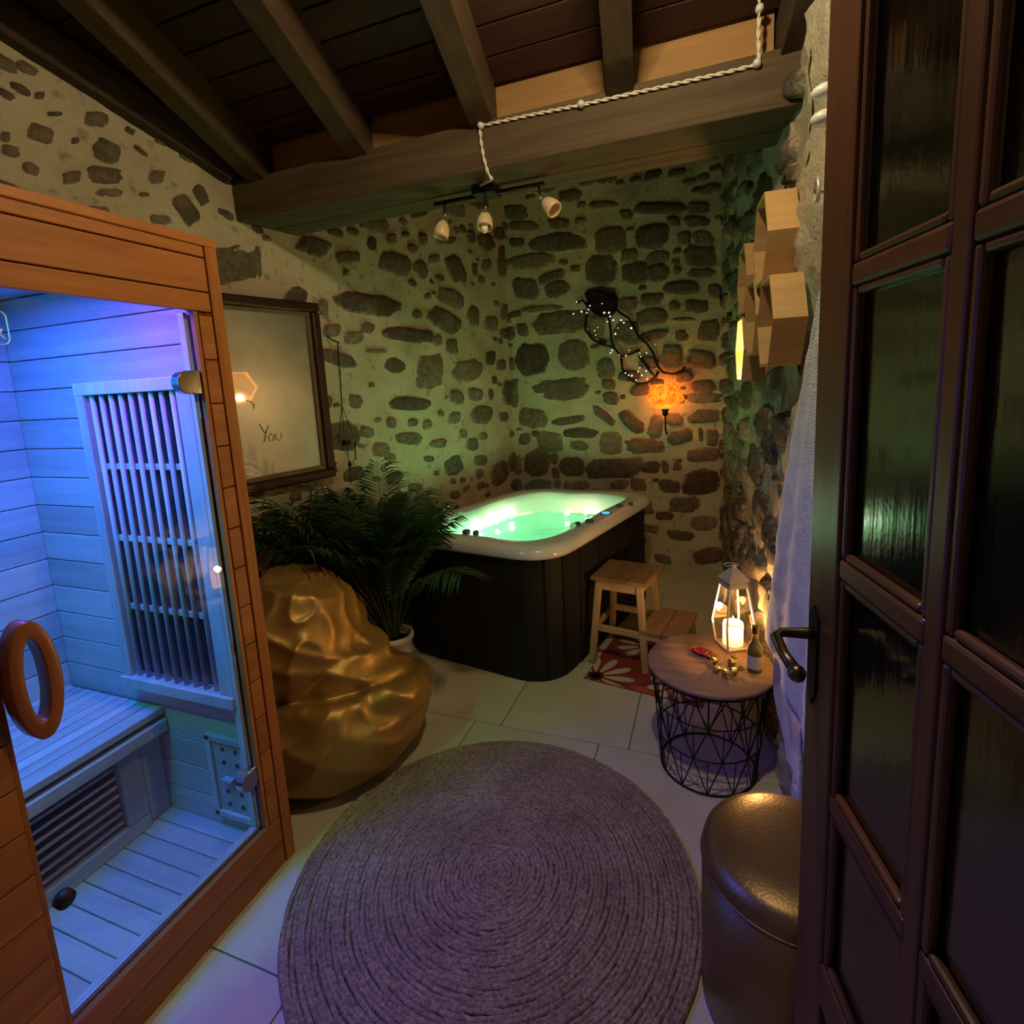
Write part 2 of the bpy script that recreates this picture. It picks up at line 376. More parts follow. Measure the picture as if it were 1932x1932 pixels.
def amber_mat():
    m, nt, b = mat('amber_shade'); nt.nodes.remove(b); out = nt.nodes['Material Output']; co = coords(nt, (1, 1, 1), False)
    n1 = N(nt, 'ShaderNodeTexNoise', Scale=26.0, Detail=5.0, Roughness=.7); nt.links.new(co, n1.inputs['Vector'])
    c = ramp(nt, n1.outputs['Fac'], [(.35, (.35, .10, .02)), (.55, (.85, .36, .10)), (.7, (.95, .55, .25))])
    tl = N(nt, 'ShaderNodeBsdfTranslucent'); df = N(nt, 'ShaderNodeBsdfDiffuse'); nt.links.new(c, tl.inputs[0]); nt.links.new(c, df.inputs[0])
    mx = N(nt, 'ShaderNodeMixShader'); mx.inputs[0].default_value = .35; nt.links.new(tl.outputs[0], mx.inputs[1]); nt.links.new(df.outputs[0], mx.inputs[2])
    nt.links.new(mx.outputs[0], out.inputs[0])
amber_mat()
pane_mat('sauna_glass', .045, .01)
pane_mat('door_glass', .42, .13, (.75, .78, .76), .16)
pane_mat('lantern_glass', .10, .02)
emit_mat('flame', (1, .62, .22), 60)
emit_mat('led_white', (1, .95, .74), 34)
emit_mat('led_warm', (1, .66, .34), 32)
emit_mat('fairy', (1, .85, .7), 1.2)
emit_mat('led_cyan', (.05, .75, .75), 4)
emit_mat('led_blue', (.08, .25, 1), 4)
emit_mat('led_purple', (.35, .2, 1), 4)
emit_mat('display_blue', (.05, .3, 1), 2.2)
emit_mat('lamp_globe', LAMP_C, 12)
plain('sticker_white', (.75, .77, .80), .5)

# ---------------------------------------------------------------- structure: floor
fl = MB().box((-3.3, -1.7, -.10), (1.2, 5.0, -.006)).build('floor', 'grout'); tag(fl, kind='structure')
tile0 = None
for r in range(-6, 5):
    y0 = 2.11 + r*.6
    off = -.46 if r % 2 else -.93
    for c in range(-5, 4):
        x0 = off + c*.6
        if y0 > 4.6 or y0 < -1.8 or x0 > 1.0 or x0 < -3.2: continue
        if tile0 is None:
            tile0 = MB().box((.002, .002, -.008), (.597, .597, 0)).build('tile', 'tile', fl, bevel=.0015, world=False); tile0.location = (x0, y0, 0)
        else: share(tile0, 'tile', fl, (x0, y0, 0))

# ---------------------------------------------------------------- structure: stone walls
def roof_z(y): return 2.62 + .346*(2.1-y)
def wall_grid(name, p0, p1, zmax, material, nrm, amp, step, seed, relief=0):
    p0, p1 = Vector(p0), Vector(p1); L = (p1-p0).length; nu = max(2, int(L/step)); nrm = Vector(nrm)
    nv = int(3.6/step); g = MB(); rows = []
    for j in range(nv+1):
        row = []
        for i in range(nu+1):
            p = p0.lerp(p1, i/nu); p = Vector((p.x, p.y, zmax(p.y)*j/nv))
            d = amp*fr(p, 5, 4, seed) + amp*.6*nz(p, 19, seed)
            if relief: d += relief*(fr(p, 2.3, 5, seed+3))+relief*.5*abs(nz(p, 9, seed+8))
            row.append(p+nrm*d)
        rows.append(row)
    g.loops(rows, closed=False)
    o = g.build(name, material, smooth=True); tag(o, kind='structure'); return o
zl = lambda y: roof_z(y)+.22 if y < 2.2 else 3.45
LW0, LW1 = LW_P + LW_T*(-5.6), LW_P + LW_T*.80
wall_left = wall_grid('wall_left', LW0, LW1, zl, 'mortar_left', LW_N, .010, .035, 3)
wall_back = wall_grid('wall_back', (-1.78, 4.5, 0), (.2, 4.5, 0), lambda y: 3.45, 'mortar_back', (0, -1, 0), .012, .035, 9)
RW = [Vector((.098, 4.52, 0)), Vector((.262, 2.1, 0)), Vector((.56, 1.15, 0)), Vector((.62, -1.7, 0))]
def rwall(x, y, off=0):
    d = (RW[0]-RW[1]).normalized(); n = Vector((-d.y, d.x, 0)); n = -n if n.x > 0 else n
    return onpl(x, y, RW[1]+n*off, n)
RW_N = Vector((-.9977, -.0676, 0))
wall_right = wall_grid('wall_right', RW[0], RW[1]+(RW[1]-RW[0]).normalized()*.12, zl, 'mortar_right', RW_N, .012, .022, 21, .022)
g = wall_grid('wall_right_entry', RW[1]+(RW[1]-RW[0]).normalized()*.10, RW[2], zl, 'mortar_right', (-.95, -.3, 0), .020, .018, 25, .034)
g2 = wall_grid('wall_entry_side', RW[2], RW[3], zl, 'mortar_right', (-1, 0, 0), .012, .08, 27, .01)
wall_grid('wall_front', (-3.2, -1.65, 0), (.7, -1.65, 0), zl, 'mortar_back', (0, 1, 0), .012, .1, 31)

def stone(parent, poly, nrm, h, tint):
    c = sum(poly, Vector())/len(poly); nrm = Vector(nrm); n = len(poly)
    l0 = [c.lerp(p, 1.06) - nrm*.010 for p in poly]
    l1 = [c.lerp(p, .80+.10*random.random()) + nrm*h*random.uniform(.7, 1.2) for p in poly]
    l2 = [c.lerp(p, .45+.1*random.random()) + nrm*h*random.uniform(.9, 1.5) for p in poly]
    b = MB().loops([l0, l1, l2], True, False, True)
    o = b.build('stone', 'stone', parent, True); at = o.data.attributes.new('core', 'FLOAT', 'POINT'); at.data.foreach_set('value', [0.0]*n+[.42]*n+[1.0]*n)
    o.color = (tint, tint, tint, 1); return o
def outline(cx, cy, w_, h_, rot, n=16):
    pts = []; a = math.radians(rot); ex = random.uniform(.55, .8); ph = random.uniform(0, 6)
    for k in range(n):
        t = 2*math.pi*k/n; c, s = math.cos(t), math.sin(t)
        r = 1 + .10*math.sin(2*t+ph) + random.uniform(-.10, .10)
        x = math.copysign(abs(c)**ex, c)*w_/2*r; y = math.copysign(abs(s)**ex, s)*h_/2*r
        pts.append((cx+x*math.cos(a)-y*math.sin(a), cy+x*math.sin(a)+y*math.cos(a)))
    return pts
placed = {'b': [], 'l': [], 'r': []}
def traced(key, parent, pick, nrm, origin, s, lst, h=.012, grow=1.0):
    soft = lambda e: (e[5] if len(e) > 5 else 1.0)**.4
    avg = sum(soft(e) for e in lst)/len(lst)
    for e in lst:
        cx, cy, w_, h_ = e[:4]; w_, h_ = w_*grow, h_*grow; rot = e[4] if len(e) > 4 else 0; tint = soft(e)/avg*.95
        px, py = origin[0]+cx/s, origin[1]+cy/s
        poly = [pick(px+(x-cx)/s, py+(y-cy)/s) for x, y in outline(cx, cy, w_, h_, rot)]
        c = sum(poly, Vector())/len(poly); placed[key].append((c, max((p-c).length for p in poly)*.85))
        stone(parent, poly, nrm, h*random.uniform(.6, 1.3), tint)
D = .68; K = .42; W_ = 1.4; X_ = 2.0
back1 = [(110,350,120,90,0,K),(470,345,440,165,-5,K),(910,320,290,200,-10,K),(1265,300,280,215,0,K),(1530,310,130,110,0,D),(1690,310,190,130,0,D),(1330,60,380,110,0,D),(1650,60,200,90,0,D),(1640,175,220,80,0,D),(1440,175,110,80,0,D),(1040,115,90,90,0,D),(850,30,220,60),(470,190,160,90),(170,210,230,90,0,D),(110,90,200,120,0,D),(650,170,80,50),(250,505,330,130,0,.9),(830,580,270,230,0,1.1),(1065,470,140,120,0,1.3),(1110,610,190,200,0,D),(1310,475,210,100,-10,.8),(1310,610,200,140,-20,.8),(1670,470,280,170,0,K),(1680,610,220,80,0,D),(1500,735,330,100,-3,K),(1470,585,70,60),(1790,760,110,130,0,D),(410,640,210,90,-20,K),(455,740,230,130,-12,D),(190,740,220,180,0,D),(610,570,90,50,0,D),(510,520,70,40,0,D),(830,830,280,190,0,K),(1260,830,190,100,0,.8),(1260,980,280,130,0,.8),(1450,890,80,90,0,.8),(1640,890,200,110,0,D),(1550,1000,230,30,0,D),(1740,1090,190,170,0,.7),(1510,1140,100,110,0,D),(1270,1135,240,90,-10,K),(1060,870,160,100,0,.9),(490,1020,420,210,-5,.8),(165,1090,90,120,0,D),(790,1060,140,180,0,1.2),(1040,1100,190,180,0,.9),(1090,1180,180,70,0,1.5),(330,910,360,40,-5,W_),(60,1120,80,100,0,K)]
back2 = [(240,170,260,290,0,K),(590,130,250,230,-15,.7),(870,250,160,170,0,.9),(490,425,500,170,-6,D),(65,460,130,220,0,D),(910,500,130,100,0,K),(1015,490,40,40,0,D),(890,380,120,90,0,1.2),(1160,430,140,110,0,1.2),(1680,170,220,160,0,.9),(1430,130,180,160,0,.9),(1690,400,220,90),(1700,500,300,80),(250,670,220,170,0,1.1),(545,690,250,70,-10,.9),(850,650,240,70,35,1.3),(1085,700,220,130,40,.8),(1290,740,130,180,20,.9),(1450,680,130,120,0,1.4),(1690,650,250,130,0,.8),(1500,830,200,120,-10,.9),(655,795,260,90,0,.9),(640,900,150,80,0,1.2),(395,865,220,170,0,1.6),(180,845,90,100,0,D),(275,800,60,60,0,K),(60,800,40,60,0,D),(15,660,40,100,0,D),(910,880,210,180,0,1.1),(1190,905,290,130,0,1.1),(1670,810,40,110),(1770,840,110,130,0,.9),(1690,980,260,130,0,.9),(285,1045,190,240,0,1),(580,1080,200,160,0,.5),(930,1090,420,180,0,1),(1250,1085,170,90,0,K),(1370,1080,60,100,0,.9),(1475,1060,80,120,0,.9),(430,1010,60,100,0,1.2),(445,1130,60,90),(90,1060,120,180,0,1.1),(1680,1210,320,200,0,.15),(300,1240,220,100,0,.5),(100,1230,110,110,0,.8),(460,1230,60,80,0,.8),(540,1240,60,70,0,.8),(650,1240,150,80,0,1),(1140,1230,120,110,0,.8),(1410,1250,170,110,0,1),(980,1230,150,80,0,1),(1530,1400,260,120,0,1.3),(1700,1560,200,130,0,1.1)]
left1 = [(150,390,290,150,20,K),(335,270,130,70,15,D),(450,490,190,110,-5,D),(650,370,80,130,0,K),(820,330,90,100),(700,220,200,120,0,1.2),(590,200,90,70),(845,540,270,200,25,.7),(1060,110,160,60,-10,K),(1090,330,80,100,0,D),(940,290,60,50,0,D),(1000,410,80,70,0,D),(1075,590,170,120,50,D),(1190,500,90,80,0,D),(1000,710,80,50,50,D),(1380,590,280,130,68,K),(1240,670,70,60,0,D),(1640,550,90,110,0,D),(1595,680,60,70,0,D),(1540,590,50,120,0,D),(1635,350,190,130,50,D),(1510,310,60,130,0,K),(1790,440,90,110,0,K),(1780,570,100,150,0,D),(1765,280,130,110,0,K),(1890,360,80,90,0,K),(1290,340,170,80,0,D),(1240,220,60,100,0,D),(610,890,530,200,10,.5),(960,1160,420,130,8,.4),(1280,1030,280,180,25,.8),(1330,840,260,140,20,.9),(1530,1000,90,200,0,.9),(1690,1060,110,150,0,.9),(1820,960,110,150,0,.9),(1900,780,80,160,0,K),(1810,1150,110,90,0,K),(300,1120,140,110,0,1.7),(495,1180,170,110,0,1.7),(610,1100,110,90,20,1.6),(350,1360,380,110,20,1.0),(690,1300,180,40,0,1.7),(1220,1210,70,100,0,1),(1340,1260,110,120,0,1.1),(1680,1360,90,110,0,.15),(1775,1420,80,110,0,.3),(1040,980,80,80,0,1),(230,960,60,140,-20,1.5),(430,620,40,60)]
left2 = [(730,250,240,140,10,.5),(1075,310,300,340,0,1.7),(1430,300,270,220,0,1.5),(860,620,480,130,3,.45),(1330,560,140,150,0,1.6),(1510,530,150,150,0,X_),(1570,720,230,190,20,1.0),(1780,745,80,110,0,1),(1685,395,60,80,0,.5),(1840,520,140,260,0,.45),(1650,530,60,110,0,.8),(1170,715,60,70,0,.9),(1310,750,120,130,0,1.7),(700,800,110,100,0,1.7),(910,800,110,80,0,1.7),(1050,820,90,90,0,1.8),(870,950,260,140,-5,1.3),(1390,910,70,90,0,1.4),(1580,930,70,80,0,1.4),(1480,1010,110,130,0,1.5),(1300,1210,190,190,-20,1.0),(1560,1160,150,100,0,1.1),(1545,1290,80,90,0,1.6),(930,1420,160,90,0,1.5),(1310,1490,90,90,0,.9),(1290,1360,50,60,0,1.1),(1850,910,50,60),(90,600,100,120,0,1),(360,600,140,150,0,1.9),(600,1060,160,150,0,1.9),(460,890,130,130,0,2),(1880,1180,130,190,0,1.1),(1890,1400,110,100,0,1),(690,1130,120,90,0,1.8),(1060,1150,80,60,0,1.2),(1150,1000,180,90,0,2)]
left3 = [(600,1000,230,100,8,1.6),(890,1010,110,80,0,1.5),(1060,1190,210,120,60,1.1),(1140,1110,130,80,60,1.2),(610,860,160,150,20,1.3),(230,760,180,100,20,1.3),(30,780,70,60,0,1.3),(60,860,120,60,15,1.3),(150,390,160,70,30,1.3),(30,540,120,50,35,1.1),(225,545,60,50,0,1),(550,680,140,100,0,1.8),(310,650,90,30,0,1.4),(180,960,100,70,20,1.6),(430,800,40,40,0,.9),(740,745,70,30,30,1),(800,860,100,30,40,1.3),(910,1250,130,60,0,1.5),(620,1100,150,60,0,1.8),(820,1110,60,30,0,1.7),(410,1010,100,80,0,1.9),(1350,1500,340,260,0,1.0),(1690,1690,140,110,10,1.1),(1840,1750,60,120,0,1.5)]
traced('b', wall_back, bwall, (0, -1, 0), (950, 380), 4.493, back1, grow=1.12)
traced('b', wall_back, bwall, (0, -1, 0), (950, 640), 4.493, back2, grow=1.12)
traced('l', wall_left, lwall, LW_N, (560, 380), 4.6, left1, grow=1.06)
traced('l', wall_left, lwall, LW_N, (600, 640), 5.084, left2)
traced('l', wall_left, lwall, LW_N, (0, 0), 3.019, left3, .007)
def fill(key, parent, p0, p1, z0, z1, nrm, n, smin, smax, h, tints, asp=1.5):
    p0, p1 = Vector(p0), Vector(p1); T = (p1-p0).normalized(); made = 0
    for _ in range(n):
        c = p0.lerp(p1, random.random()); c = Vector((c.x, c.y, random.uniform(z0, z1)))
        r = random.uniform(smin, smax)
        if any((c-q).length < r*asp*.8+rr for q, rr in placed[key]): continue
        placed[key].append((c, r*asp*.75)); poly = []
        for x, y in outline(0, 0, r*2*asp, r*2*random.uniform(.6, .95), random.uniform(-12, 12)):
            poly.append(c+T*x+Vector((0, 0, y)))
        stone(parent, poly, nrm, h, random.choice(tints)); made += 1
fill('b', wall_back, (-1.72, 4.5, 0), (.06, 4.5, 0), .05, 3.3, (0, -1, 0), 900, .04, .10, .014, (.75, .95, 1.15))
fill('b', wall_back, (-1.72, 4.5, 0), (.06, 4.5, 0), .4, 3.3, (0, -1, 0), 500, .018, .04, .01, (.75, .95, 1.15))
fill('l', wall_left, LW_P+LW_T*(-3.4), LW_P+LW_T*.72, .1, 3.2, LW_N, 260, .05, .11, .010, (.75, .95, 1.15))
fill('l', wall_left, LW_P+LW_T*(-2.6), LW_P+LW_T*.72, .5, 3.2, LW_N, 420, .016, .035, .008, (.75, .95, 1.15))
fill('r', wall_right, RW[0], RW[1], .1, 3.2, RW_N, 260, .06, .12, .035, (.75, .95, 1.15))
fill('r', wall_right, RW[0], RW[1], .1, 3.2, RW_N, 260, .025, .05, .03, (.75, .95, 1.15))

# ---------------------------------------------------------------- structure: roof
ceil = MB()
ceil.add([(-3.3, -1.75, roof_z(-1.75)+.21), (.75, -1.75, roof_z(-1.75)+.21), (.75, 2.3, roof_z(2.3)+.21), (-3.3, 2.3, roof_z(2.3)+.21)], [(0, 1, 2, 3)])
ceil.add([(-3.3, 2.3, 2.9), (.75, 2.3, 2.9), (.75, 4.7, 3.42), (-3.3, 4.7, 3.42)], [(0, 1, 2, 3)])
ceil.add([(-3.3, 2.3, roof_z(2.3)+.21), (.75, 2.3, roof_z(2.3)+.21), (.75, 2.3, 2.9), (-3.3, 2.3, 2.9)], [(0, 1, 2, 3)])
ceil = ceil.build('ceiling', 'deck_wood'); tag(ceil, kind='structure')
sl = math.atan(.346); pl0 = None
for i in range(32):
    y = 2.16 - (i+.5)*.118*math.cos(sl)
    z = roof_z(y)+.178
    if pl0 is None:
        pl0 = MB().box((-2.0, -.056, -.010), (2.0, .056, .010)).build('plank', 'deck_wood', ceil, bevel=.004, world=False)
        pl0.location = (-1.28, y, z); pl0.rotation_euler = (-sl, 0, 0)
    else: share(pl0, 'plank', ceil, (-1.28, y, z), (-sl, 0, 0))
RD = Vector((-.119, 1.0, -.346))
for k, xr in enumerate((-2.03, -1.404-.05+.0, -.814-.05, -.274-.05, .245)):
    a = Vector((xr, 2.2, roof_z(2.2)+.082)); b = a - RD*3.8
    if k == 0: a.x -= .0
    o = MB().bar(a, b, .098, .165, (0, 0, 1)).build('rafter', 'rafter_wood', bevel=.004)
    tag(o, ('dark roof rafter closest to the plastered stone wall over the sauna', 'dark roof rafter meeting the beam beside the shaded eave board', 'dark roof rafter meeting the beam where the rope cable turns down', 'dark roof rafter between the two brightest eave boards', 'dark roof rafter beside the rough wall, next to the vertical rope')[k], 'rafter', 'sloping rafters under the roof deck')
a = lwall(395, 325, .04); a = Vector((a.x, 2.1, roof_z(2.1)+.06)); b = Vector((a.x-.207*3.4+.0, 2.1-3.4, roof_z(2.1-3.4)+.06))
o = MB().bar(a, b, .09, .13).build('wall_plate', 'rafter_wood', bevel=.004); tag(o, 'dark sloping timber lying along the top of the plastered stone wall', 'timber')
bx0, bx1 = -2.20, .30
beam = thing('cross_beam', ((bx0+bx1)/2, 2.28, 2.45), 'heavy brown timber cross beam spanning the room under the rafters', 'beam')
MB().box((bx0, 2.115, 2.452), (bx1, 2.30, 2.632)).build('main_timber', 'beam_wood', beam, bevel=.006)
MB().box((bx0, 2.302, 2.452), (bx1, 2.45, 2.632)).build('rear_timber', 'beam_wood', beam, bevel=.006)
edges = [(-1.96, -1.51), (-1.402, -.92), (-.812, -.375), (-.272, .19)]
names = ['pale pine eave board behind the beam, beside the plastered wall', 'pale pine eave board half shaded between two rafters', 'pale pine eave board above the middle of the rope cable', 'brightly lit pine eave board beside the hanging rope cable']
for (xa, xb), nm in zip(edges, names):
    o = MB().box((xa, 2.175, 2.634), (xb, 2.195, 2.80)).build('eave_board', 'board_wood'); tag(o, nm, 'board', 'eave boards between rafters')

# ---------------------------------------------------------------- room lamp (hangs from the rafters, above the frame)
t = thing('ceiling_lamp_offscreen', LAMP_POS, 'small round bulb lamp hanging below the rafters', 'lamp')
MB().sphere(LAMP_POS, .03, 16, 10).build('bulb_offscreen', 'lamp_globe', t, True)
MB().tube([LAMP_POS+Vector((0, 0, .03)), LAMP_POS+Vector((0, 0, .24))], .012).build('holder', 'black', t)
light('ceiling_lamp_light_offscreen', 'POINT', LAMP_POS, LAMP_W, LAMP_C, .035, parent=t)

# ---------------------------------------------------------------- sauna cabin
SX, SY0, SY1, SZ = -1.38, .12, 1.25, 2.05
sa = thing('infrared_sauna', (-1.86, .68, 0), 'cedar infrared sauna cabin with glass door glowing blue inside', 'sauna')
OY0, OY1, OZ0, OZ1 = .575, 1.15, .175, 1.85
def plank_box(a, b, m, parent, bev=.0025, name='plank'): return MB().box(a, b).build(name, m, parent, bevel=bev)
front = MB().box((SX-.045, SY0, .0), (SX-.018, OY0-.01, SZ-.01)).box((SX-.045, OY1+.01, 0), (SX-.018, SY1, SZ-.01)).box((SX-.045, OY0-.01, 0), (SX-.018, OY1+.01, OZ0-.01)).box((SX-.045, OY0-.01, OZ1+.01), (SX-.018, OY1+.01, SZ-.01)).build('front_wall', 'cedar', sa)
for z0, z1 in ((1.855, 1.908), (1.912, 2.005), (2.009, 2.05)):
    plank_box((SX-.018, SY0, z0), (SX, 1.208, z1), 'cedar', front)
z = .182; k = 0
while z < 1.85:
    z1 = min(z+.128, 1.851)
    plank_box((SX-.018, 1.165, z), (SX, 1.208, z1-.003), 'cedar', front); z = z1; k += 1
plank_box((SX-.020, 1.150, .178), (SX-.002, 1.163, 1.853), 'cedar_up', front, name='inner_trim')
plank_box((SX-.03, 1.211, .0), (SX+.004, 1.25, 2.05), 'cedar_up', front, name='corner_trim')
plank_box((SX-.018, SY0, .092), (SX, 1.208, .178), 'cedar', front); plank_box((SX-.018, SY0, .0), (SX, 1.208, .089), 'cedar', front)
z = .182
while z < 1.85:
    z1 = min(z+.104, 1.852); plank_box((SX-.018, SY0, z), (SX, OY0-.012, z1-.003), 'cedar', front); z = z1
plank_box((SX-.024, OY0-.012, .18), (SX-.004, OY0, 1.852), 'cedar', front, name='inner_trim')
BX = -2.36
MB().box((BX-.03, SY1-.03, 0), (SX-.03, SY1, SZ-.01)).build('side_wall', 'cedar', sa)
MB().box((BX-.03, SY0, 0), (SX-.045, SY0+.03, SZ-.01)).build('side_wall', 'cedar', sa)
MB().box((BX-.04, SY0, 0), (BX-.01, SY1, SZ-.01)).build('back_wall', 'cedar', sa)
roof = MB().box((BX-.04, SY0, SZ-.01), (SX+.006, SY1+.004, SZ+.015)).build('roof', 'cedar', sa, bevel=.003)
# lining boards
lin = MB().box((BX-.01, 1.205, .1), (SX-.045, 1.22, 1.99)).build('side_lining', 'pine_x', sa)
z = .10; i = 0
while z < 1.98:
    z1 = min(z+.1045, 1.985); plank_box((BX+.002, 1.185, z), (SX-.046, 1.206, z1-.003), 'pine_x', lin, .003); z = z1
lin2 = MB().box((BX-.010, .15, .1), (BX-.006, 1.205, 1.99)).build('back_lining', 'pine_y', sa)
z = .10
while z < 1.98:
    z1 = min(z+.1045, 1.985); plank_box((BX-.006, .17, z), (BX+.012, 1.185, z1-.003), 'pine_y', lin2, .003); z = z1
lin3 = MB().box((BX-.01, .15, .1), (SX-.045, .155, 1.99)).build('side_lining', 'pine_x', sa)
z = .10
while z < 1.98:
    z1 = min(z+.1045, 1.985); plank_box((BX+.012, .155, z), (SX-.046, .172, z1-.003), 'pine_x', lin3, .003); z = z1
clg = MB().box((BX, .15, 1.985), (SX-.045, 1.21, 2.0)).build('ceiling_lining', 'pine_x', sa)
flr = MB().box((BX, .15, .06), (SX-.045, 1.21, .092)).build('floor_panel', 'pine_x', sa)
y = .17
while y < 1.18:
    y1 = min(y+.064, 1.187); plank_box((-2.0, y, .092), (SX-.047, y1-.003, .106), 'pine_x', flr, .003); y = y1
# tall slatted heater on the side wall
FY = 1.186
ht = MB().box((-1.93, FY-.012, .66), (-1.46, FY-.004, 1.64)).build('wall_heater', 'dark_void', sa)
for a, b in (((-1.945, FY-.05, .63), (-1.905, FY, 1.67)), ((-1.485, FY-.05, .63), (-1.425, FY, 1.67)), ((-1.945, FY-.052, 1.635), (-1.425, FY, 1.675)), ((-1.95, FY-.06, .615), (-1.425, FY, .655))):
    plank_box(a, b, 'pine_z', ht, .003, 'heater_frame')
for i in range(9):
    x = -1.882 + i*.0457
    MB().tube([(x, FY-.034, .65), (x, FY-.034, 1.64)], .0085, 8).build('slat', 'pine_z', ht, True)
for z in (1.40, 1.155, .91):
    plank_box((-1.905, FY-.030, z-.010), (-1.485, FY-.016, z+.010), 'pine_x', ht, .002, 'cross_bar')
# corner strip, vent panel
vp = MB().box((-1.62, FY-.010, .165), (-1.448, FY, .455)).build('vent_panel', 'pine_z', sa, bevel=.002)
for a, b in (((-1.632, FY-.02, .155), (-1.61, FY, .465)), ((-1.458, FY-.02, .155), (-1.436, FY, .465)), ((-1.632, FY-.02, .445), (-1.436, FY, .467)), ((-1.632, FY-.02, .153), (-1.436, FY, .175))):
    plank_box(a, b, 'pine_z', vp, .002, 'panel_frame')
for zz in (.415, .365, .255, .205):
    for xx in (-1.565, -1.505):
        MB().tube([(xx, FY-.012, zz), (xx, FY-.0095, zz)], .0085, 12).build('vent_hole', 'dark_void', vp)
plank_box((-1.567, FY-.03, .303), (-1.523, FY-.01, .315), 'pine_x', vp, .002, 'slide_knob')
# back heater strip at the cabin's rear wall
bh = MB().box((BX+.013, .30, .70), (BX+.02, .86, 1.52)).build('back_heater', 'dark_void', sa)
for a, b in (((BX+.012, .84, .66), (BX+.045, .90, 1.56)), ((BX+.012, .26, .66), (BX+.045, .32, 1.56)), ((BX+.012, .26, 1.51), (BX+.045, .90, 1.56)), ((BX+.012, .26, .66), (BX+.045, .90, .71))):
    plank_box(a, b, 'pine_z', bh, .003, 'heater_frame')
for i in range(9):
    y = .36+i*.056; MB().tube([(BX+.034, y, .7), (BX+.034, y, 1.52)], .0085, 6).build('slat', 'pine_z', bh, True)
# bench
bn = MB().box((BX+.01, .175, .47), (-1.875, 1.18, .498)).build('bench', 'pine_y', sa)
xs = -1.832
for i in range(10):
    wd = .062 if i == 0 else .046
    plank_box((xs-wd, .18, .50), (xs, 1.178, .527), 'pine_y', bn, .004, 'bench_slat'); xs -= wd+.006
plank_box((-1.862, .178, .435), (-1.826, 1.18, .482), 'pine_y', bn, .005, 'apron')
bf = MB().box((-1.905, .18, .10), (-1.897, 1.18, .47)).build('bench_heater', 'dark_void', sa)
for a, b in (((-1.90, 1.025, .16), (-1.868, 1.10, .41)), ((-1.90, .70, .16), (-1.866, .755, .41)), ((-1.90, .18, .412), (-1.868, 1.10, .434)), ((-1.90, .18, .107), (-1.868, 1.10, .158)), ((-1.93, 1.11, .107), (-1.885, 1.182, .434)), ((-1.90, .18, .16), (-1.868, .24, .41))):
    plank_box(a, b, 'pine_y', bf, .003, 'heater_frame')
for i in range(7):
    z = .178+i*.034; plank_box((-1.890, .245, z), (-1.882, 1.02, z+.011), 'pine_y', bf, .002, 'slat')
# glass door with wooden ring pull and hinges
gx = SX-.022
gd = MB().box((gx-.004, OY0+.008, OZ0+.008), (gx+.004, OY1-.008, OZ1-.012)).build('glass_door', 'sauna_glass', sa)
for (yy, zz) in ((1.108, 1.652), (1.122, .378)):
    hb = MB().tube([(gx-.014, yy, zz), (gx+.016, yy, zz)], .034, 20).box((gx-.012, yy, zz-.034), (gx+.014, yy+.045, zz+.034)).build('hinge', 'chrome', gd, bevel=.003)
ring = MB(); loops_ = []
for k in range(40):
    t_ = 2*math.pi*k/40; cy, cz = .616+.046*math.cos(t_), 1.03+.134*math.sin(t_)
    iy, iz = .616+.020*math.cos(t_), 1.03+.092*math.sin(t_)
    loops_.append([(gx+.022, cy, cz), (gx+.066, cy, cz), (gx+.066, iy, iz), (gx+.022, iy, iz)])
ring.loops(loops_+[loops_[0]]); ring.build('ring_handle', 'ring_wood', gd, True, bevel=.004)
MB().tube([(gx, .616, 1.14), (gx+.035, .616, 1.14)], .009).tube([(gx, .616, .92), (gx+.035, .616, .92)], .009).build('handle_post', 'black_metal', gd, True)
MB().tube([(gx-.008, .612, .475), (gx+.010, .612, .475)], .020, 20).build('door_stop', 'black', gd, True)
MB().box((gx-.034, OY0, OZ0-.002), (gx-.008, OY1, OZ0+.010)).build('door_sill', 'lantern_metal', sa, bevel=.002)
MB().box((gx-.034, OY1-.012, OZ0+.012), (gx-.008, OY1, OZ1)).build('door_jamb', 'pine_z', sa, bevel=.002)
# printed sticker: rounded white outline with two rows of blurred marks
st = MB(); y0, y1, z0, z1, rr = .640, .714, 1.738, 1.808, .014; pts = []
for (cy, cz, a0) in ((y1-rr, z1-rr, 0), (y0+rr, z1-rr, 90), (y0+rr, z0+rr, 180), (y1-rr, z0+rr, 270)):
    for k in range(6): aa = math.radians(a0+90*k/5); pts.append((gx+.0055, cy+rr*math.cos(aa), cz+rr*math.sin(aa)))
st.tube(pts, .0013, 5, closed=True)
for (ya, za, yb, zb) in ((.690,.798,.690,.785),(.697,.797,.700,.790),(.688,.779,.699,.779),(.690,.772,.700,.766),(.703,.770,.697,.758),(.688,.762,.694,.754),(.700,.757,.706,.750),(.676,.797,.682,.785),(.670,.779,.680,.772),(.668,.765,.680,.757)):
    st.tube([(gx+.0055, ya, za+1.0), (gx+.0055, yb, zb+1.0)], .0016, 5)
o = st.build('door_sticker', 'sticker_white', gd)
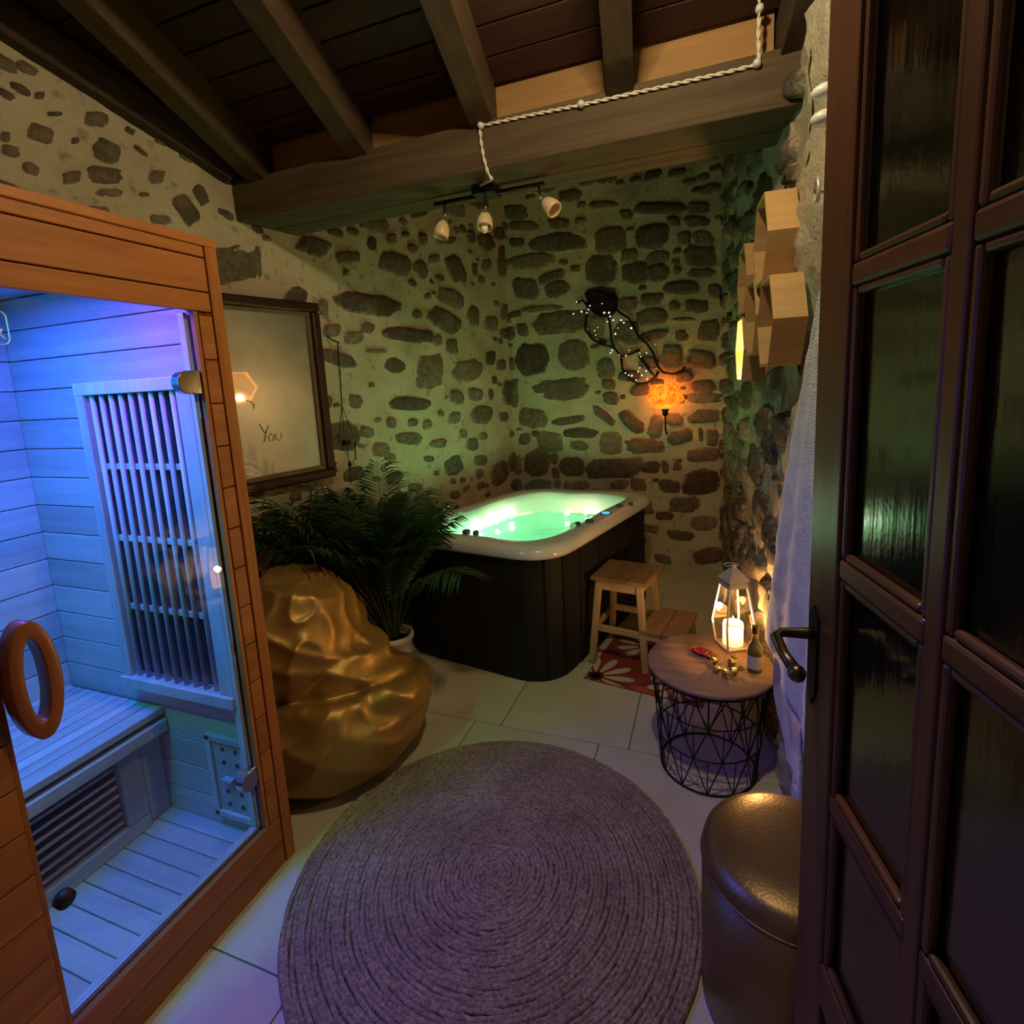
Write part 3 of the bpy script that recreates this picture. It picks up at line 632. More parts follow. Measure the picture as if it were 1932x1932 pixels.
# coloured therapy lights in the cabin ceiling
lp = MB().box((-1.98, .45, 1.965), (-1.58, 1.05, 1.984)).build('light_panel', 'pine_x', sa)
for nm, yy, xx, m_, c_, p_, sz in (('led_lens_offscreen', .36, -1.56, 'led_cyan', (.0, .70, .34), 11, .10), ('led_lens_offscreen', .66, -1.78, 'led_blue', (.005, .085, 1), 19, .16), ('led_lens', .88, -1.55, 'led_purple', (.24, .03, 1), 9, .10), ('led_lens_offscreen', .85, -1.98, 'led_blue', (.005, .085, 1), 10, .10)):
    MB().tube([(xx, yy, 1.957), (xx, yy, 1.966)], .028, 16).build(nm, m_, lp)
    light(nm.replace('lens', 'light').replace('led', 'sauna_led', 1), 'AREA', (xx, yy, 1.955), p_, c_, sz, parent=sa)
rc = MB().sphere((-1.90, .685, .552), .05, 20, 12, (.8, 1.3, .38))
for i, v in enumerate(rc.v): rc.v[i] = v + Vector((0, 0, .012*nz(v, 30)))
tag(rc.build('folded_cloth', 'red_cloth', None, True), 'crumpled red cloth lying on the sauna bench', 'cloth')

# ---------------------------------------------------------------- mirror on the left wall
mc = lwall(520, 730); U, V_ = LW_T, Vector((0, 0, 1))
def mp(u, v, d): return Vector((0, 0, 0)) + LW_P + LW_T*((mu0+u)) + LW_N*(d+.022*u/.74) + Vector((0, 0, v))
mu1 = (Vector((-2.097, 2.487, 0))-LW_P).dot(LW_T); mu0 = mu1-.74; mz0, mz1, mw = 1.125, 2.095, .74
mi = thing('wall_mirror', mp(mw/2, mz0, .02), 'steamed mirror in a dark wooden frame with a word written on it', 'mirror')
for (u0, u1, v0, v1) in ((0, mw, mz0, mz0+.05), (0, mw, mz1-.05, mz1), (0, .05, mz0+.05, mz1-.05), (mw-.05, mw, mz0+.05, mz1-.05)):
    b = MB().prism([mp(u0, v0, .012), mp(u1, v0, .012), mp(u1, v1, .012), mp(u0, v1, .012)], LW_N*.038)
    b.build('frame_bar', 'frame_wood', mi, bevel=.010)
for (u0, u1, v0, v1) in ((.05, mw-.05, mz0+.05, mz0+.075), (.05, mw-.05, mz1-.075, mz1-.05), (.05, .075, mz0+.075, mz1-.075), (mw-.075, mw-.05, mz0+.075, mz1-.075)):
    MB().prism([mp(u0, v0, .012), mp(u1, v0, .012), mp(u1, v1, .012), mp(u0, v1, .012)], LW_N*.018).build('frame_lip', 'frame_inner', mi, bevel=.004)
gl = MB().prism([mp(.07, mz0+.07, .012), mp(mw-.07, mz0+.07, .012), mp(mw-.07, mz1-.07, .012), mp(.07, mz1-.07, .012)], LW_N*.006).build('mirror_glass', 'mirror_glass', mi)
strokes = [[(490,800),(497,812),(502,818)],[(507,803),(502,818),(499,834)],[(512,818),(507,824),(509,832),(516,831),(518,822),(512,818)],[(521,818),(521,828),(526,831),(531,826),(531,816)],[(466,756),(474,757),(480,764),(479,772)]]
for s_ in strokes:
    MB().tube([lwall(x, y, .0188+.014) for x, y in s_], .0018, 5).build('finger_writing', 'wiped_steam', gl, True)

# hanging tealight ornament beside the mirror
h = lwall(640, 650, .05)
ho = thing('hanging_candle_holder', lwall(660, 905, .05), 'dark wire tealight holder hanging on cords beside the mirror', 'ornament')
MB().tube([lwall(614, 632, .0), lwall(624, 640, .05), lwall(640, 647, .05)], .004, 6).build('hook', 'wire', ho, True)
MB().tube([lwall(637, 647, .05), lwall(641, 700, .05), lwall(645, 765, .05)], .0035, 6).build('cord', 'wire', ho, True)
for tx in (640, 650, 668): MB().tube([lwall(645, 765, .05), lwall(tx, 826, .05)], .0022, 5).build('cord', 'wire', ho, True)
c = lwall(654, 835, .05)
MB().lathe([(.024, .012), (.026, -.012)], c, 16, False, False).lathe([(.019, .012), (.019, -.012)], c, 16, False, False).build('metal_ring', 'wire', ho, True)
MB().lathe([(.018, .01), (.019, -.02), (.012, -.042), (.003, -.05)], c, 16, False, True).build('glass_cup', 'lantern_glass', ho, True)
c2 = lwall(660, 876, .05); MB().sphere(c2, .014, 10, 8, (.8, .8, 1.4)).build('bead', 'wire', ho, True)
MB().tube([lwall(655, 850, .05), c2, lwall(662, 915, .05)], .0022, 5).build('cord', 'wire', ho, True)
MB().tube([lwall(670, 832, .05), lwall(671, 868, .05)], .0035, 5).build('tassel', 'wire', ho, True)

# ---------------------------------------------------------------- hot tub
QC = [Vector((-1.86, 2.62, 0)), Vector((-.745, 2.425, 0)), Vector((-.365, 3.93, 0)), Vector((-1.44, 3.97, 0))]
def rloop(inset, z, rad=.25, k=10, wave=0):
    out = []; n = 4; c = sum(QC, Vector())/4; ins = []
    for i in range(n):
        a, b, d = QC[i-1], QC[i], QC[(i+1) % n]
        e1 = (b-a).normalized(); e2 = (d-b).normalized(); n1 = Vector((-e1.y, e1.x, 0)); n2 = Vector((-e2.y, e2.x, 0))
        den = 1+n1.dot(n2); ins.append(b + (n1+n2)*(inset/den))
    for i in range(n):
        a, b, d = ins[i-1], ins[i], ins[(i+1) % n]; r = max(.04, rad-inset*.25)
        e1 = (b-a).normalized(); e2 = (d-b).normalized(); p, q = b-e1*r, b+e2*r
        for j in range(k+1):
            t_ = j/k; out.append((p.lerp(b, t_)).lerp(b.lerp(q, t_), t_))
        q2 = ins[(i+1) % n]-e2*r
        for j in range(1, 12): out.append(q.lerp(q2, j/12))
    res = []
    for i, p in enumerate(out):
        if wave:
            s_ = i/len(out)*2*math.pi; dv = (p-c).normalized(); p = p + dv*wave*math.sin(8*s_+.7)
        res.append(Vector((p.x, p.y, z)))
    return res
tub = thing('hot_tub', sum(QC, Vector())/4, 'hot tub with pale acrylic rim, dark cladding and glowing green water', 'hot tub')
MB().loops([rloop(.035, .0), rloop(.03, .02), rloop(.025, .705)], True, True, False).build('cladding', 'skirt', tub)
lo = rloop(.021, .0); 
for i in range(0, len(lo), 3):
    p = lo[i]; q = lo[(i+1) % len(lo)]; d_ = (q-p).normalized()
    if d_.x < -.3 or d_.y < -.5: continue
    MB().obox((p.x, p.y, .355), d_*.003, Vector((d_.y, -d_.x, 0))*.004, Vector((0, 0, .34))).build('cladding_rib', 'skirt', tub)
shell = MB().loops([rloop(.03, .695), rloop(-.002, .70), rloop(-.006, .712), rloop(-.004, .735), rloop(.012, .758), rloop(.04, .768), rloop(.115, .764, wave=.006), rloop(.135, .752, wave=.012), rloop(.15, .70, wave=.014), rloop(.18, .58, wave=.014), rloop(.20, .44), rloop(.33, .40), rloop(.35, .22), rloop(.36, .20)], True, False, True)
shell.build('shell', 'acrylic', tub, True)
wl = rloop(.166, .615, wave=.013)
cw = sum(wl, Vector())/len(wl); wm = MB(); rings_ = [[cw.lerp(p, f_)+Vector((0, 0, .006*fr(cw.lerp(p, f_), 7, 3))) for p in wl] for f_ in (.02, .15, .3, .45, .6, .75, .9, 1.0)]
wm.loops(rings_, True, True, False); wm.build('water', 'water', tub, True)
for px_, py_, r_ in ((1112, 984, .028), (1168, 955, .026), (1090, 989, .018), (880, 1004, .024), (898, 1006, .018), (1190, 951, .016)):
    p = floorpt(px_, py_, .768); MB().lathe([(r_, -.012), (r_, .006), (r_*.8, .013), (r_*.3, .015)], p, 16).build('control_knob', 'tub_knob', tub, True)
p = floorpt(1143, 969, .766); MB().lathe([(.036, -.004), (.036, .004)], p, 18).build('control_panel', 'tub_knob', tub); MB().lathe([(.026, .003), (.024, .007)], p, 18).build('control_display', 'display_blue', tub)
for (u_, v_) in ((.25, .35), (.5, .42), (.72, .35), (.4, .6)):
    q = QC[0].lerp(QC[1], u_).lerp(QC[3].lerp(QC[2], u_), v_); light('tub_led_light', 'POINT', (q.x, q.y, .56), P_TUB, (.75, 1.0, .62), .04, parent=tub)
for a_ in (.2, .5, .8):
    q = QC[3].lerp(QC[2], a_).lerp(QC[0].lerp(QC[1], a_), .14); MB().sphere((q.x, q.y, .52), .03, 12, 8, (1, .4, 1)).build('jet', 'tub_knob', tub, True)
tl = [(863, 998), (903, 990), (937, 978), (965, 967), (1107, 962), (1145, 956)]
tls = []
def tealight(p, lab, em, grp):
    t_ = thing('floating_light', p, lab, 'light', grp)
    MB().lathe([(.020, -.006), (.023, .0), (.022, .012), (.018, .014)], p, 16).build('cup', 'led_tub', t_, True)
    MB().lathe([(.006, .013), (.016, .024), (.017, .036), (.010, .050), (.002, .060)], p, 12).build('glow_bulb', em, t_, True)
    return t_
for x_, y_ in tl:
    tealight(floorpt(x_, y_+10, .625), 'small bright white light floating on the green tub water', 'led_white', 'white floating lights in the hot tub')
tealight(floorpt(1070, 974, .625), 'warm orange floating light between the white ones in the tub', 'led_warm', None)
lo = rloop(.16, .64, wave=.0)

# ---------------------------------------------------------------- wooden step stool
so = thing('step_stool', (-.45, 2.92, .0075), 'light wooden two step stool beside the hot tub', 'stool', rz=math.radians(-10))
L_ = lambda: MB()
HS = .485
def spart(mb, name, m, bev=.003): return mb.build(name, m, so, bevel=bev, world=False)
for i in range(3):
    spart(L_().box((-.155+i*.104, -.16, HS), (-.155+i*.104+.102, .16, HS+.022)), 'seat_board', 'stool_top')
for sx in (-1, 1):
    for sy in (-1, 1):
        spart(L_().bar((sx*.155, sy*.165, .0), (sx*.115, sy*.125, HS), .034, .034, (0, 1, 0)), 'leg', 'stool_wood')
for sy in (-1, 1):
    spart(L_().box((-.125, sy*.128-.011, HS-.055), (.125, sy*.128+.011, HS)), 'apron', 'stool_wood')
    spart(L_().box((-.15, sy*.15-.012, .19), (.36, sy*.15+.012, .225)), 'side_rail', 'stool_wood')
    spart(L_().bar((.345, sy*.155, .0), (.325, sy*.15, .225), .034, .034, (0, 1, 0)), 'leg', 'stool_wood')
for sx in (-1, 1): spart(L_().box((sx*.118-.011, -.125, HS-.055), (sx*.118+.011, .125, HS)), 'apron', 'stool_wood')
for i in range(2):
    spart(L_().box((.125+i*.118, -.17, .226), (.125+i*.118+.115, .17, .246)), 'step_board', 'stool_top')
spart(L_().box((-.15, -.15, .19), (-.128, .15, .222)), 'cross_rail', 'stool_wood')

# ---------------------------------------------------------------- flowered mat
fm = thing('floral_mat', (-.36, 2.88, 0), 'red floor mat with cream daisy petals under the stool', 'mat')
MO, MX, MY = Vector((-.645, 2.605, 0)), Vector((.985, -.17, 0)), Vector((.17, .985, 0))
def mq(u_, v_, z): return MO + MX*min(max(u_, .002), .618) + MY*min(max(v_, .002), .658) + Vector((0, 0, z))
MB().prism([MO+MX*a+MY*b+Vector((0, 0, .0005)) for a, b in ((0, 0), (.62, 0), (.62, .66), (0, .66))], (0, 0, .0055)).build('mat_base', 'mat_red', fm, bevel=.0015)
def petal(cx, cy, a, l, w_, m, z=.0056, r0=.04):
    poly = []
    for k in range(16):
        t_ = 2*math.pi*k/16; u_ = .5-.5*math.cos(t_); wv = math.sin(t_)*w_/2*(.4+.8*u_)
        poly.append(mq(cx+math.cos(a)*(r0+l*u_)-math.sin(a)*wv, cy+math.sin(a)*(r0+l*u_)+math.cos(a)*wv, z))
    return MB().prism(poly, (0, 0, .0009)).build('petal', m, fm)
def flower(cx, cy, n, l, w_, a0):
    for i in range(n):
        a = a0+2*math.pi*i/n; petal(cx, cy, a, l, w_, 'mat_cream')
        petal(cx, cy, a+math.pi/n, l*.28, w_*.5, 'mat_dark', .0061, .0)
for (cx, cy, a, l, w_) in ((.25, .02, .1, .22, .09), (.35, .22, 2.0, .2, .10), (.5, .35, 1.2, .2, .09), (.1, .3, .9, .15, .08)): petal(cx, cy, a, l, w_, 'mat_orange', .0054, 0)
flower(.055, .045, 11, .17, .055, .2); flower(.21, .47, 10, .13, .05, .5); flower(.47, .12, 9, .11, .05, .1)

# ---------------------------------------------------------------- potted palm
pp = Vector((-1.69, 2.395, 0))
pl = thing('potted_palm', pp, 'bushy dark green areca palm in a white ceramic pot', 'plant')
MB().lathe([(.07, 0), (.08, .01), (.098, .11), (.106, .20), (.113, .205), (.118, .22), (.114, .238), (.104, .24), (.098, .23), (.094, .19)], pp, 36, True, False).build('pot', 'white_ceramic', pl, True)
MB().lathe([(.097, .19), (.05, .205), (.01, .208)], pp, 24, False, True).build('soil', 'soil', pl, True)
random.seed(21)
def frond(az, el, L, bend, nl=24):
    b = MB(); base = pp + Vector((math.cos(az)*.03*random.random(), math.sin(az)*.03*random.random(), .2)); pts = []; p = base.copy(); e = el; st_ = L/26
    for i in range(27):
        pts.append(p.copy()); d = Vector((math.cos(az)*math.cos(e), math.sin(az)*math.cos(e), math.sin(e))); p = p + d*st_; e -= bend/26*(.3+1.5*i/26)
    b.tube(pts, [.006*(1-.8*i/26) for i in range(27)], 5)
    fr_ = MB()
    side = Vector((-math.sin(az), math.cos(az), 0))
    for i in range(nl):
        f_ = .34+.65*i/nl; j = f_*26; k = int(j); p = pts[k].lerp(pts[min(k+1, 26)], j-k); t_ = (pts[min(k+1, 26)]-pts[k]).normalized(); up = side.cross(t_)
        ll = L*(.20+.07*random.random())*math.sin(math.pi*min(1, .18+.82*(1-(f_-.34)/.68)))
        for s_ in (-1, 1):
            d = (t_*.75+side*s_*(.75+.2*random.random())-Vector((0, 0, .12))+up*.12*random.uniform(-1, 1)).normalized(); wv = .0055+.0025*random.random()
            nrm = d.cross(up).normalized(); m1 = p+d*ll*.5+Vector((0, 0, -.03*ll)); m2 = p+d*ll+Vector((0, 0, -.28*ll))
            base_i = len(fr_.v)
            fr_.v += [p, m1+nrm*wv, m1+up*.004, m1-nrm*wv, m2]
            fr_.f += [(base_i, base_i+1, base_i+2), (base_i, base_i+2, base_i+3), (base_i+1, base_i+4, base_i+2), (base_i+2, base_i+4, base_i+3)]
    def clampw(mb):
        for i, v in enumerate(mb.v):
            dd = (v-LW_P).dot(LW_N)
            if dd < .05: v = v + LW_N*(.05-dd)
            for c_, r_ in (((-1.60, 1.75, .19), (.425, .425, .25)), ((-1.72, 1.73, .54), (.27, .27, .295)), ((-1.86, 1.84, .46), (.19, .28, .33)), ((-1.42, 1.83, .275), (.25, .25, .14))):
                q = v-Vector(c_); e_ = Vector((q.x/r_[0], q.y/r_[1], q.z/r_[2])).length
                if e_ < 1.14: v = Vector(c_)+q*(1.14/max(e_, .2))
            fd = (v-QC[0]).dot(Vector((-.172, -.985, 0)))
            if fd < .02 and v.z < .80: v = v + Vector((-.172, -.985, 0))*(.02-fd)
            mb.v[i] = v
    clampw(b); clampw(fr_)
    o = b.build('frond', 'stalk', pl, True); fr_.build('leaflet_blades', 'frond', o); tag(o.children[0], kind='stuff')
for i in range(70):
    az = random.uniform(0, 2*math.pi); low = math.cos(az+1.7) > .3; rt = math.cos(az-.3) > .35
    frond(az, random.uniform(1.35, 1.52) if rt else random.uniform(1.2, 1.5), random.uniform(.66, .84) if rt else random.uniform(.78, 1.02), random.uniform(.5, 1.0) if low or rt else random.uniform(.6, 1.3), 38)
for az, el, L, bd in ((-.45, 1.0, .92, 1.2), (-2.2, 1.05, 1.1, .7), (-2.6, 1.0, 1.1, .7), (-1.9, 1.1, 1.15, .6), (-2.4, .95, 1.1, .6), (2.2, 1.3, 1.1, .8), (-2.9, 1.0, 1.0, .9), (-2.1, .95, 1.0, .55), (-2.7, 1.15, 1.05, .8)):
    frond(az, el+.12, L, bd, 34)

# ---------------------------------------------------------------- golden beanbag
random.seed(5)
bb = Vector((-1.615, 1.745, 0))
def blob(c, r, seed, amp=.02, n=40, m=26):
    b = MB().sphere(c, 1, n, m, r); cc = Vector(c)
    for i, v in enumerate(b.v):
        d = (v-cc); q = Vector((d.x/r[0], d.y/r[1], d.z/r[2]))
        b.v[i] = v + q*amp*fr(v, 3.2, 3, seed)*2
    return b
bag = blob((-1.60, 1.75, .19), (.425, .425, .25), 2, .010)
BAG = (((-1.73, 1.73, .51), (.285, .29, .325)), ((-1.87, 1.84, .46), (.19, .28, .33)), ((-1.42, 1.82, .275), (.26, .26, .15)), ((-1.56, 1.78, .37), (.24, .25, .20)))
for sd, (c_, r_) in enumerate(BAG):
    b2 = blob(c_, r_, sd, .012); bag.add(b2.v, b2.f)
for v in bag.v:
    v.z = max(v.z, .008)
    if v.y < 1.285 and v.x < -1.36: v.y = 1.285
tmp = bag.build('beanbag_tmp', None, None, True)
md = tmp.modifiers.new('remesh', 'REMESH'); md.mode = 'VOXEL'; md.voxel_size = .0125
md = tmp.modifiers.new('smooth', 'SMOOTH'); md.factor = .5; md.iterations = 8
dg = bpy.context.evaluated_depsgraph_get(); ev = tmp.evaluated_get(dg); me = bpy.data.meshes.new_from_object(ev)
bpy.data.objects.remove(tmp)
nrm_ = [v.normal.copy() for v in me.vertices]
for v, n_ in zip(me.vertices, nrm_):
    p = v.co; q = Vector((p.x*1.6+p.z*1.0, p.y*1.6-p.z*.6, p.z*6.5+p.x*2.4+p.y*1.5))
    r1 = 1-abs(noise.noise(q*1.1+Vector((11, 4, 2)))); r2 = 1-abs(noise.noise(Vector((p.x*9-p.z*4, p.y*9, p.z*3+p.x*2))))
    top = min(1, max(0, (p.z-.10)/.25))
    d = .022*(r1**4-.35)*(.35+.65*top) + .016*(r2**5-.2)*top + .008*noise.noise(p*6)
    cz = .355+.10*(p.x+1.6)-.12*(p.y-1.75)
    d -= .026*math.exp(-((p.z-cz)/.014)**2)*(1 if p.x > -1.8 else .3)
    d += .020*math.exp(-((p.z-cz+.05)/.035)**2)
    v.co = p + n_*d
    if v.co.z < .006: v.co.z = .006
    if v.co.y < 1.28 and v.co.x < -1.36: v.co.y = 1.28
for pl_ in me.polygons: pl_.use_smooth = True
me.materials.append(M['bag_gold'])
bo = bpy.data.objects.new('beanbag', me); COL.objects.link(bo)
tag(bo, 'slouching metallic gold beanbag chair between the sauna and the palm', 'beanbag')
md = bo.modifiers.new('smooth', 'SMOOTH'); md.factor = .5; md.iterations = 2

# ---------------------------------------------------------------- round jute rug
rc_ = Vector((-.665, 1.372, 0)); RR = .650; rings = 46
rg = MB(); nseg = 150
random.seed(3)
for k in range(rings):
    r = RR*(k+.6)/rings; th = RR/rings*.62; n_ = max(16, int(nseg*math.sqrt((k+1)/rings))); pts = []; rad = []
    for i in range(n_):
        a = 2*math.pi*i/n_; jr = r + .0022*math.sin(a*7+k*1.7) + .0012*random.uniform(-1, 1) + .004*nz((math.cos(a)*2, math.sin(a)*2, k*.15), 1)
        pts.append((rc_.x+jr*math.cos(a), rc_.y+jr*math.sin(a), .010+.0015*random.uniform(-1, 1))); rad.append(th*(1+.16*(i % 2)-.08))
    b = MB().tube(pts, rad, 6, closed=True)
    for j, v in enumerate(b.v): v.z = .010+(v.z-.010)*1.0
    rg.add(b.v, b.f)
rg.lathe([(RR*.99, .003), (RR*.99, .007)], rc_, 60)
for i, v in enumerate(rg.v): v.z = max(v.z, .001)
tag(rg.build('jute_rug', 'jute', None, True), 'round braided jute rug lying in the middle of the floor', 'rug')

# ---------------------------------------------------------------- ottoman
oc = Vector((.185, 1.275, 0))
ot = thing('ottoman', oc, 'round gold faux leather pouf ottoman beside the open door', 'ottoman')
MB().lathe([(.198, .012), (.203, .02), (.203, .40)], oc, 64).build('drum_side', 'ottoman_gold', ot, True)
MB().lathe([(.203, .40), (.2035, .415), (.198, .435), (.17, .452), (.11, .462), (.03, .465)], oc, 64, False, True).build('seat_cushion', 'ottoman_gold', ot, True)
MB().tube([(oc.x+.2035*math.cos(a*math.pi/32), oc.y+.2035*math.sin(a*math.pi/32), .402) for a in range(64)], .003, 6, closed=True).build('piping', 'ottoman_gold', ot, True)
MB().lathe([(.185, 0), (.19, .013)], oc, 48).build('base_disc', 'black', ot)

# ---------------------------------------------------------------- wire basket side table
tc_ = Vector((-.002, 2.16, 0)); TZ = .432
tb = thing('wire_side_table', tc_, 'round mango wood side table on a black wire basket', 'table')
topm = MB().lathe([(.235, TZ-.022), (.243, TZ-.018), (.246, TZ-.006), (.242, TZ)], tc_, 56)
topm.build('table_top', 'mango_wood', tb, True)
zr = [(.003+.004, .185), (.145, .20), (.28, .215), (.405, .235)]
bc = Vector((-.008, 2.115, 0))
def cpt(k, n, lvl, ph=0):
    z, r = zr[lvl]; f_ = z/.405; c = bc.lerp(tc_, f_); a = 2*math.pi*(k+ph)/n; return Vector((c.x+r*math.cos(a), c.y+r*math.sin(a), z))
for lvl in range(4):
    MB().tube([cpt(k, 48, lvl) for k in range(48)], .0042 if lvl in (0, 3) else .003, 6, closed=True).build('wire_ring', 'black_metal', tb, True)
nn = 12
for lvl in range(3):
    for k in range(nn):
        ph0 = .5*(lvl % 2); ph1 = .5*((lvl+1) % 2)
        for e in (0, 1):
            MB().tube([cpt(k, nn, lvl, ph0), cpt(k+e-(0 if lvl % 2 == 0 else 0)-(1 if lvl % 2 == 0 else 0)+(0 if lvl % 2 else 0), nn, lvl+1, ph1)], .0026, 5).build('wire', 'black_metal', tb)
        MB().tube([cpt(k, nn, lvl, ph0), cpt(k, nn, lvl+1, ph0)], .0022, 5).build('wire', 'black_metal', tb)

# ---------------------------------------------------------------- lantern with candle
lc = Vector((.092, 2.325, TZ)); rzl = math.radians(28)
ln = thing('lantern', lc, 'tapered cream metal lantern with glass sides standing on the table', 'lantern', rz=rzl)
lv = [(.052, .006), (.063, .105), (.040, .275)]
def sq(h_, z): return [Vector((sx*h_, sy*h_, z)) for sx, sy in ((-1, -1), (1, -1), (1, 1), (-1, 1))]
LB = lambda mb, nm, m_, **k: mb.build(nm, m_, ln, world=False, **k)
LB(MB().box((-.056, -.056, 0), (.056, .056, .009)), 'base_plate', 'lantern_metal', bevel=.002)
for a_, b_ in ((0, 1), (1, 2)):
    A_, B_ = sq(*lv[a_]), sq(*lv[b_])
    for i in range(4):
        LB(MB().bar(A_[i], B_[i], .007, .007, (1, 0, 0)), 'corner_bar', 'lantern_metal')
        LB(MB().add([A_[i]*.96+Vector((0, 0, A_[i].z*.04)), A_[(i+1) % 4]*.96+Vector((0, 0, A_[i].z*.04)), B_[(i+1) % 4]*.96+Vector((0, 0, B_[i].z*.04)), B_[i]*.96+Vector((0, 0, B_[i].z*.04))], [(0, 1, 2, 3)]), 'glass_pane', 'lantern_glass')
for h_, z in (lv[0], lv[2]):
    S_ = sq(h_, z)
    for i in range(4): LB(MB().bar(S_[i], S_[(i+1) % 4], .007, .007), 'frame_bar', 'lantern_metal')
LB(MB().loops([sq(.043, .275), sq(.036, .305)], True, False, True), 'collar', 'lantern_metal')
LB(MB().loops([sq(.047, .303), sq(.010, .352), sq(.005, .368)], True, True, True), 'lid', 'lantern_metal')
LB(MB().tube([(.004+.03*math.sin(a*.2), .03-.03*math.cos(a*.2), .362-.01*math.sin(a*.1)) for a in range(31)], .0022, 6), 'carry_ring', 'lantern_metal', smooth=True)
cb = lc + Vector((0, 0, .0095))
cn = thing('pillar_candle', cb, 'lit white pillar candle burning inside the lantern', 'candle')
MB().lathe([(.004, .002), (.036, 0), (.0415, .004), (.0415, .092), (.040, .098), (.037, .094)], cb, 32, True, False).build('wax_body', 'wax', cn, True)
MB().tube([cb+Vector((0, 0, .002)), cb+Vector((.001, 0, .082))], .0016, 5).build('wick', 'black', cn)
MB().lathe([(.001, .080), (.006, .087), (.0075, .096), (.004, .112), (.0008, .126)], cb, 12).build('candle_flame', 'flame', cn, True)
light('candle_light', 'POINT', cb+Vector((0, 0, .110)), P_LANTERN, (1, .55, .20), .014, parent=cn)

# bottle
bt = Vector((.165, 2.135, TZ))
bo_ = thing('small_bottle', bt, 'small green glass bottle with a pale paper label on the table', 'bottle')
MB().lathe([(.026, 0), (.028, .004), (.028, .085), (.024, .105), (.013, .125), (.011, .155), (.013, .158), (.013, .170)], bt, 24).build('bottle_body', 'bottle_glass', bo_, True)
MB().lathe([(.0286, .018), (.0286, .070)], bt, 24, False, False).build('paper_label', 'label_paper', bo_, True)
MB().lathe([(.0125, .158), (.0135, .16), (.0135, .186), (.012, .188)], bt, 16).build('bottle_cap', 'brass_old', bo_, True)

# wrapped sweets and red cellophane
def sweet(p, a, lab):
    t_ = thing('wrapped_sweet', p, lab, 'sweet', 'gold foil sweets on the table')
    b = MB().sphere(p+Vector((0, 0, .013)), .016, 14, 10, (1, 1, .8))
    for i, v in enumerate(b.v): b.v[i] = v + Vector((nz(v, 90), nz(v, 90, 3), nz(v, 90, 5)))*.003
    b.build('wrapped_body', 'gold_foil', t_)
    d = Vector((math.cos(a), math.sin(a), 0)); s_ = Vector((-d.y, d.x, 0)); c = p+Vector((0, 0, .014)); f_ = MB(); rowA = []; rowB = []
    for k in range(9):
        u_ = (k/8-.5); rowA.append(c+d*.014+s_*u_*.008+Vector((0, 0, .002*(-1)**k))); rowB.append(c+d*.038+s_*u_*.038+Vector((0, 0, .004*(-1)**k+.010)))
    f_.loops([rowA, rowB], False); o = f_.build('foil_twist', 'gold_foil', t_); m_ = o.modifiers.new('thick', 'SOLIDIFY'); m_.thickness = .0006
lab = 'crumpled gold foil wrapped sweet in the little heap on the table'
for (x_, y_, a) in ((1352, 1268, 2.6), (1368, 1275, -1.2), (1384, 1272, .4), (1380, 1255, 1.2), (1346, 1252, 2.0)):
    sweet(floorpt(x_, y_, TZ), a, lab)
b = MB().sphere((0, 0, 0), .045, 18, 10, (1.25, .7, .16)); rp = floorpt(1328, 1232, TZ+.006)
b.xf(Matrix.Translation(rp) @ Matrix.Rotation(-.5, 4, 'Z'))
for i, v in enumerate(b.v): v.z = max(TZ+.001, v.z + .018*abs(nz(v, 45)) + .008*nz(v, 90, 4))
o = b.build('sweet_wrapper', 'red_foil'); tag(o, 'crinkled red cellophane wrapper lying on the table', 'wrapper')

# ---------------------------------------------------------------- hexagon shelves on the right wall
HSD, HDP, HT = .162, .095, .012
def rw_at(y, off=0):
    f_ = (y-RW[1].y)/(RW[0].y-RW[1].y); p = RW[1].lerp(RW[0], f_); return Vector((p.x, p.y, 0)) + RW_N*off
RT = (RW[0]-RW[1]).normalized()
def hexshelf(y, z, lab, bottom=False):
    c = rw_at(y, .012); t_ = thing('hexagon_shelf', Vector((c.x, c.y, z-HSD*.866)), lab, 'shelf', 'hexagon shelves on the right wall')
    def P(r, k, d): a = math.pi/3*k; return Vector((c.x, c.y, z)) + RT*(r*math.cos(a)) + Vector((0, 0, r*math.sin(a))) + RW_N*d
    for k in range(6):
        MB().loops([[P(HSD, k, 0), P(HSD, k+1, 0), P(HSD-HT, k+1, 0), P(HSD-HT, k, 0)], [P(HSD, k, HDP), P(HSD, k+1, HDP), P(HSD-HT, k+1, HDP), P(HSD-HT, k, HDP)]], True, True, True).build('side_board', 'hex_wood', t_)
    return t_
hexshelf(2.12, 2.035, 'topmost hexagon pine wall shelf, highest of the cluster')
hexshelf(1.99, 1.752, 'hexagon pine wall shelf next to the hanging towel, holding a small ornament')
hexshelf(2.615, 1.985, 'empty hexagon pine wall shelf directly above the candlelit one')
hexshelf(2.66, 1.695, 'hexagon pine wall shelf glowing from the candle burning inside it')
hexshelf(2.335, 1.800, 'empty hexagon pine wall shelf wedged in the middle of the cluster')
p = rw_at(1.99, .06); p.z = 1.752-HSD*.866+HT
orn = thing('shelf_ornament', p, 'small dark ring ornament sitting in a hexagon shelf', 'ornament')
MB().tube([p+RT*(.03*math.cos(a*.3))+Vector((0, 0, .035+.032*math.sin(a*.3))) for a in range(21)], .005, 6).build('ring', 'wire', orn, True)
MB().bar(p+RT*-.04+Vector((0, 0, .004)), p+RT*.03+Vector((0, 0, .03)), .006, .006).build('stick', 'label_paper', orn)
p = rw_at(2.66, .05); p.z = 1.695-HSD*.866+HT
tc2 = thing('shelf_candle', p, 'lit tealight candle burning inside a hexagon shelf', 'candle')
MB().lathe([(.019, 0), (.020, .016), (.016, .017), (.004, .015)], p, 18).build('candle_cup', 'wax', tc2, True)
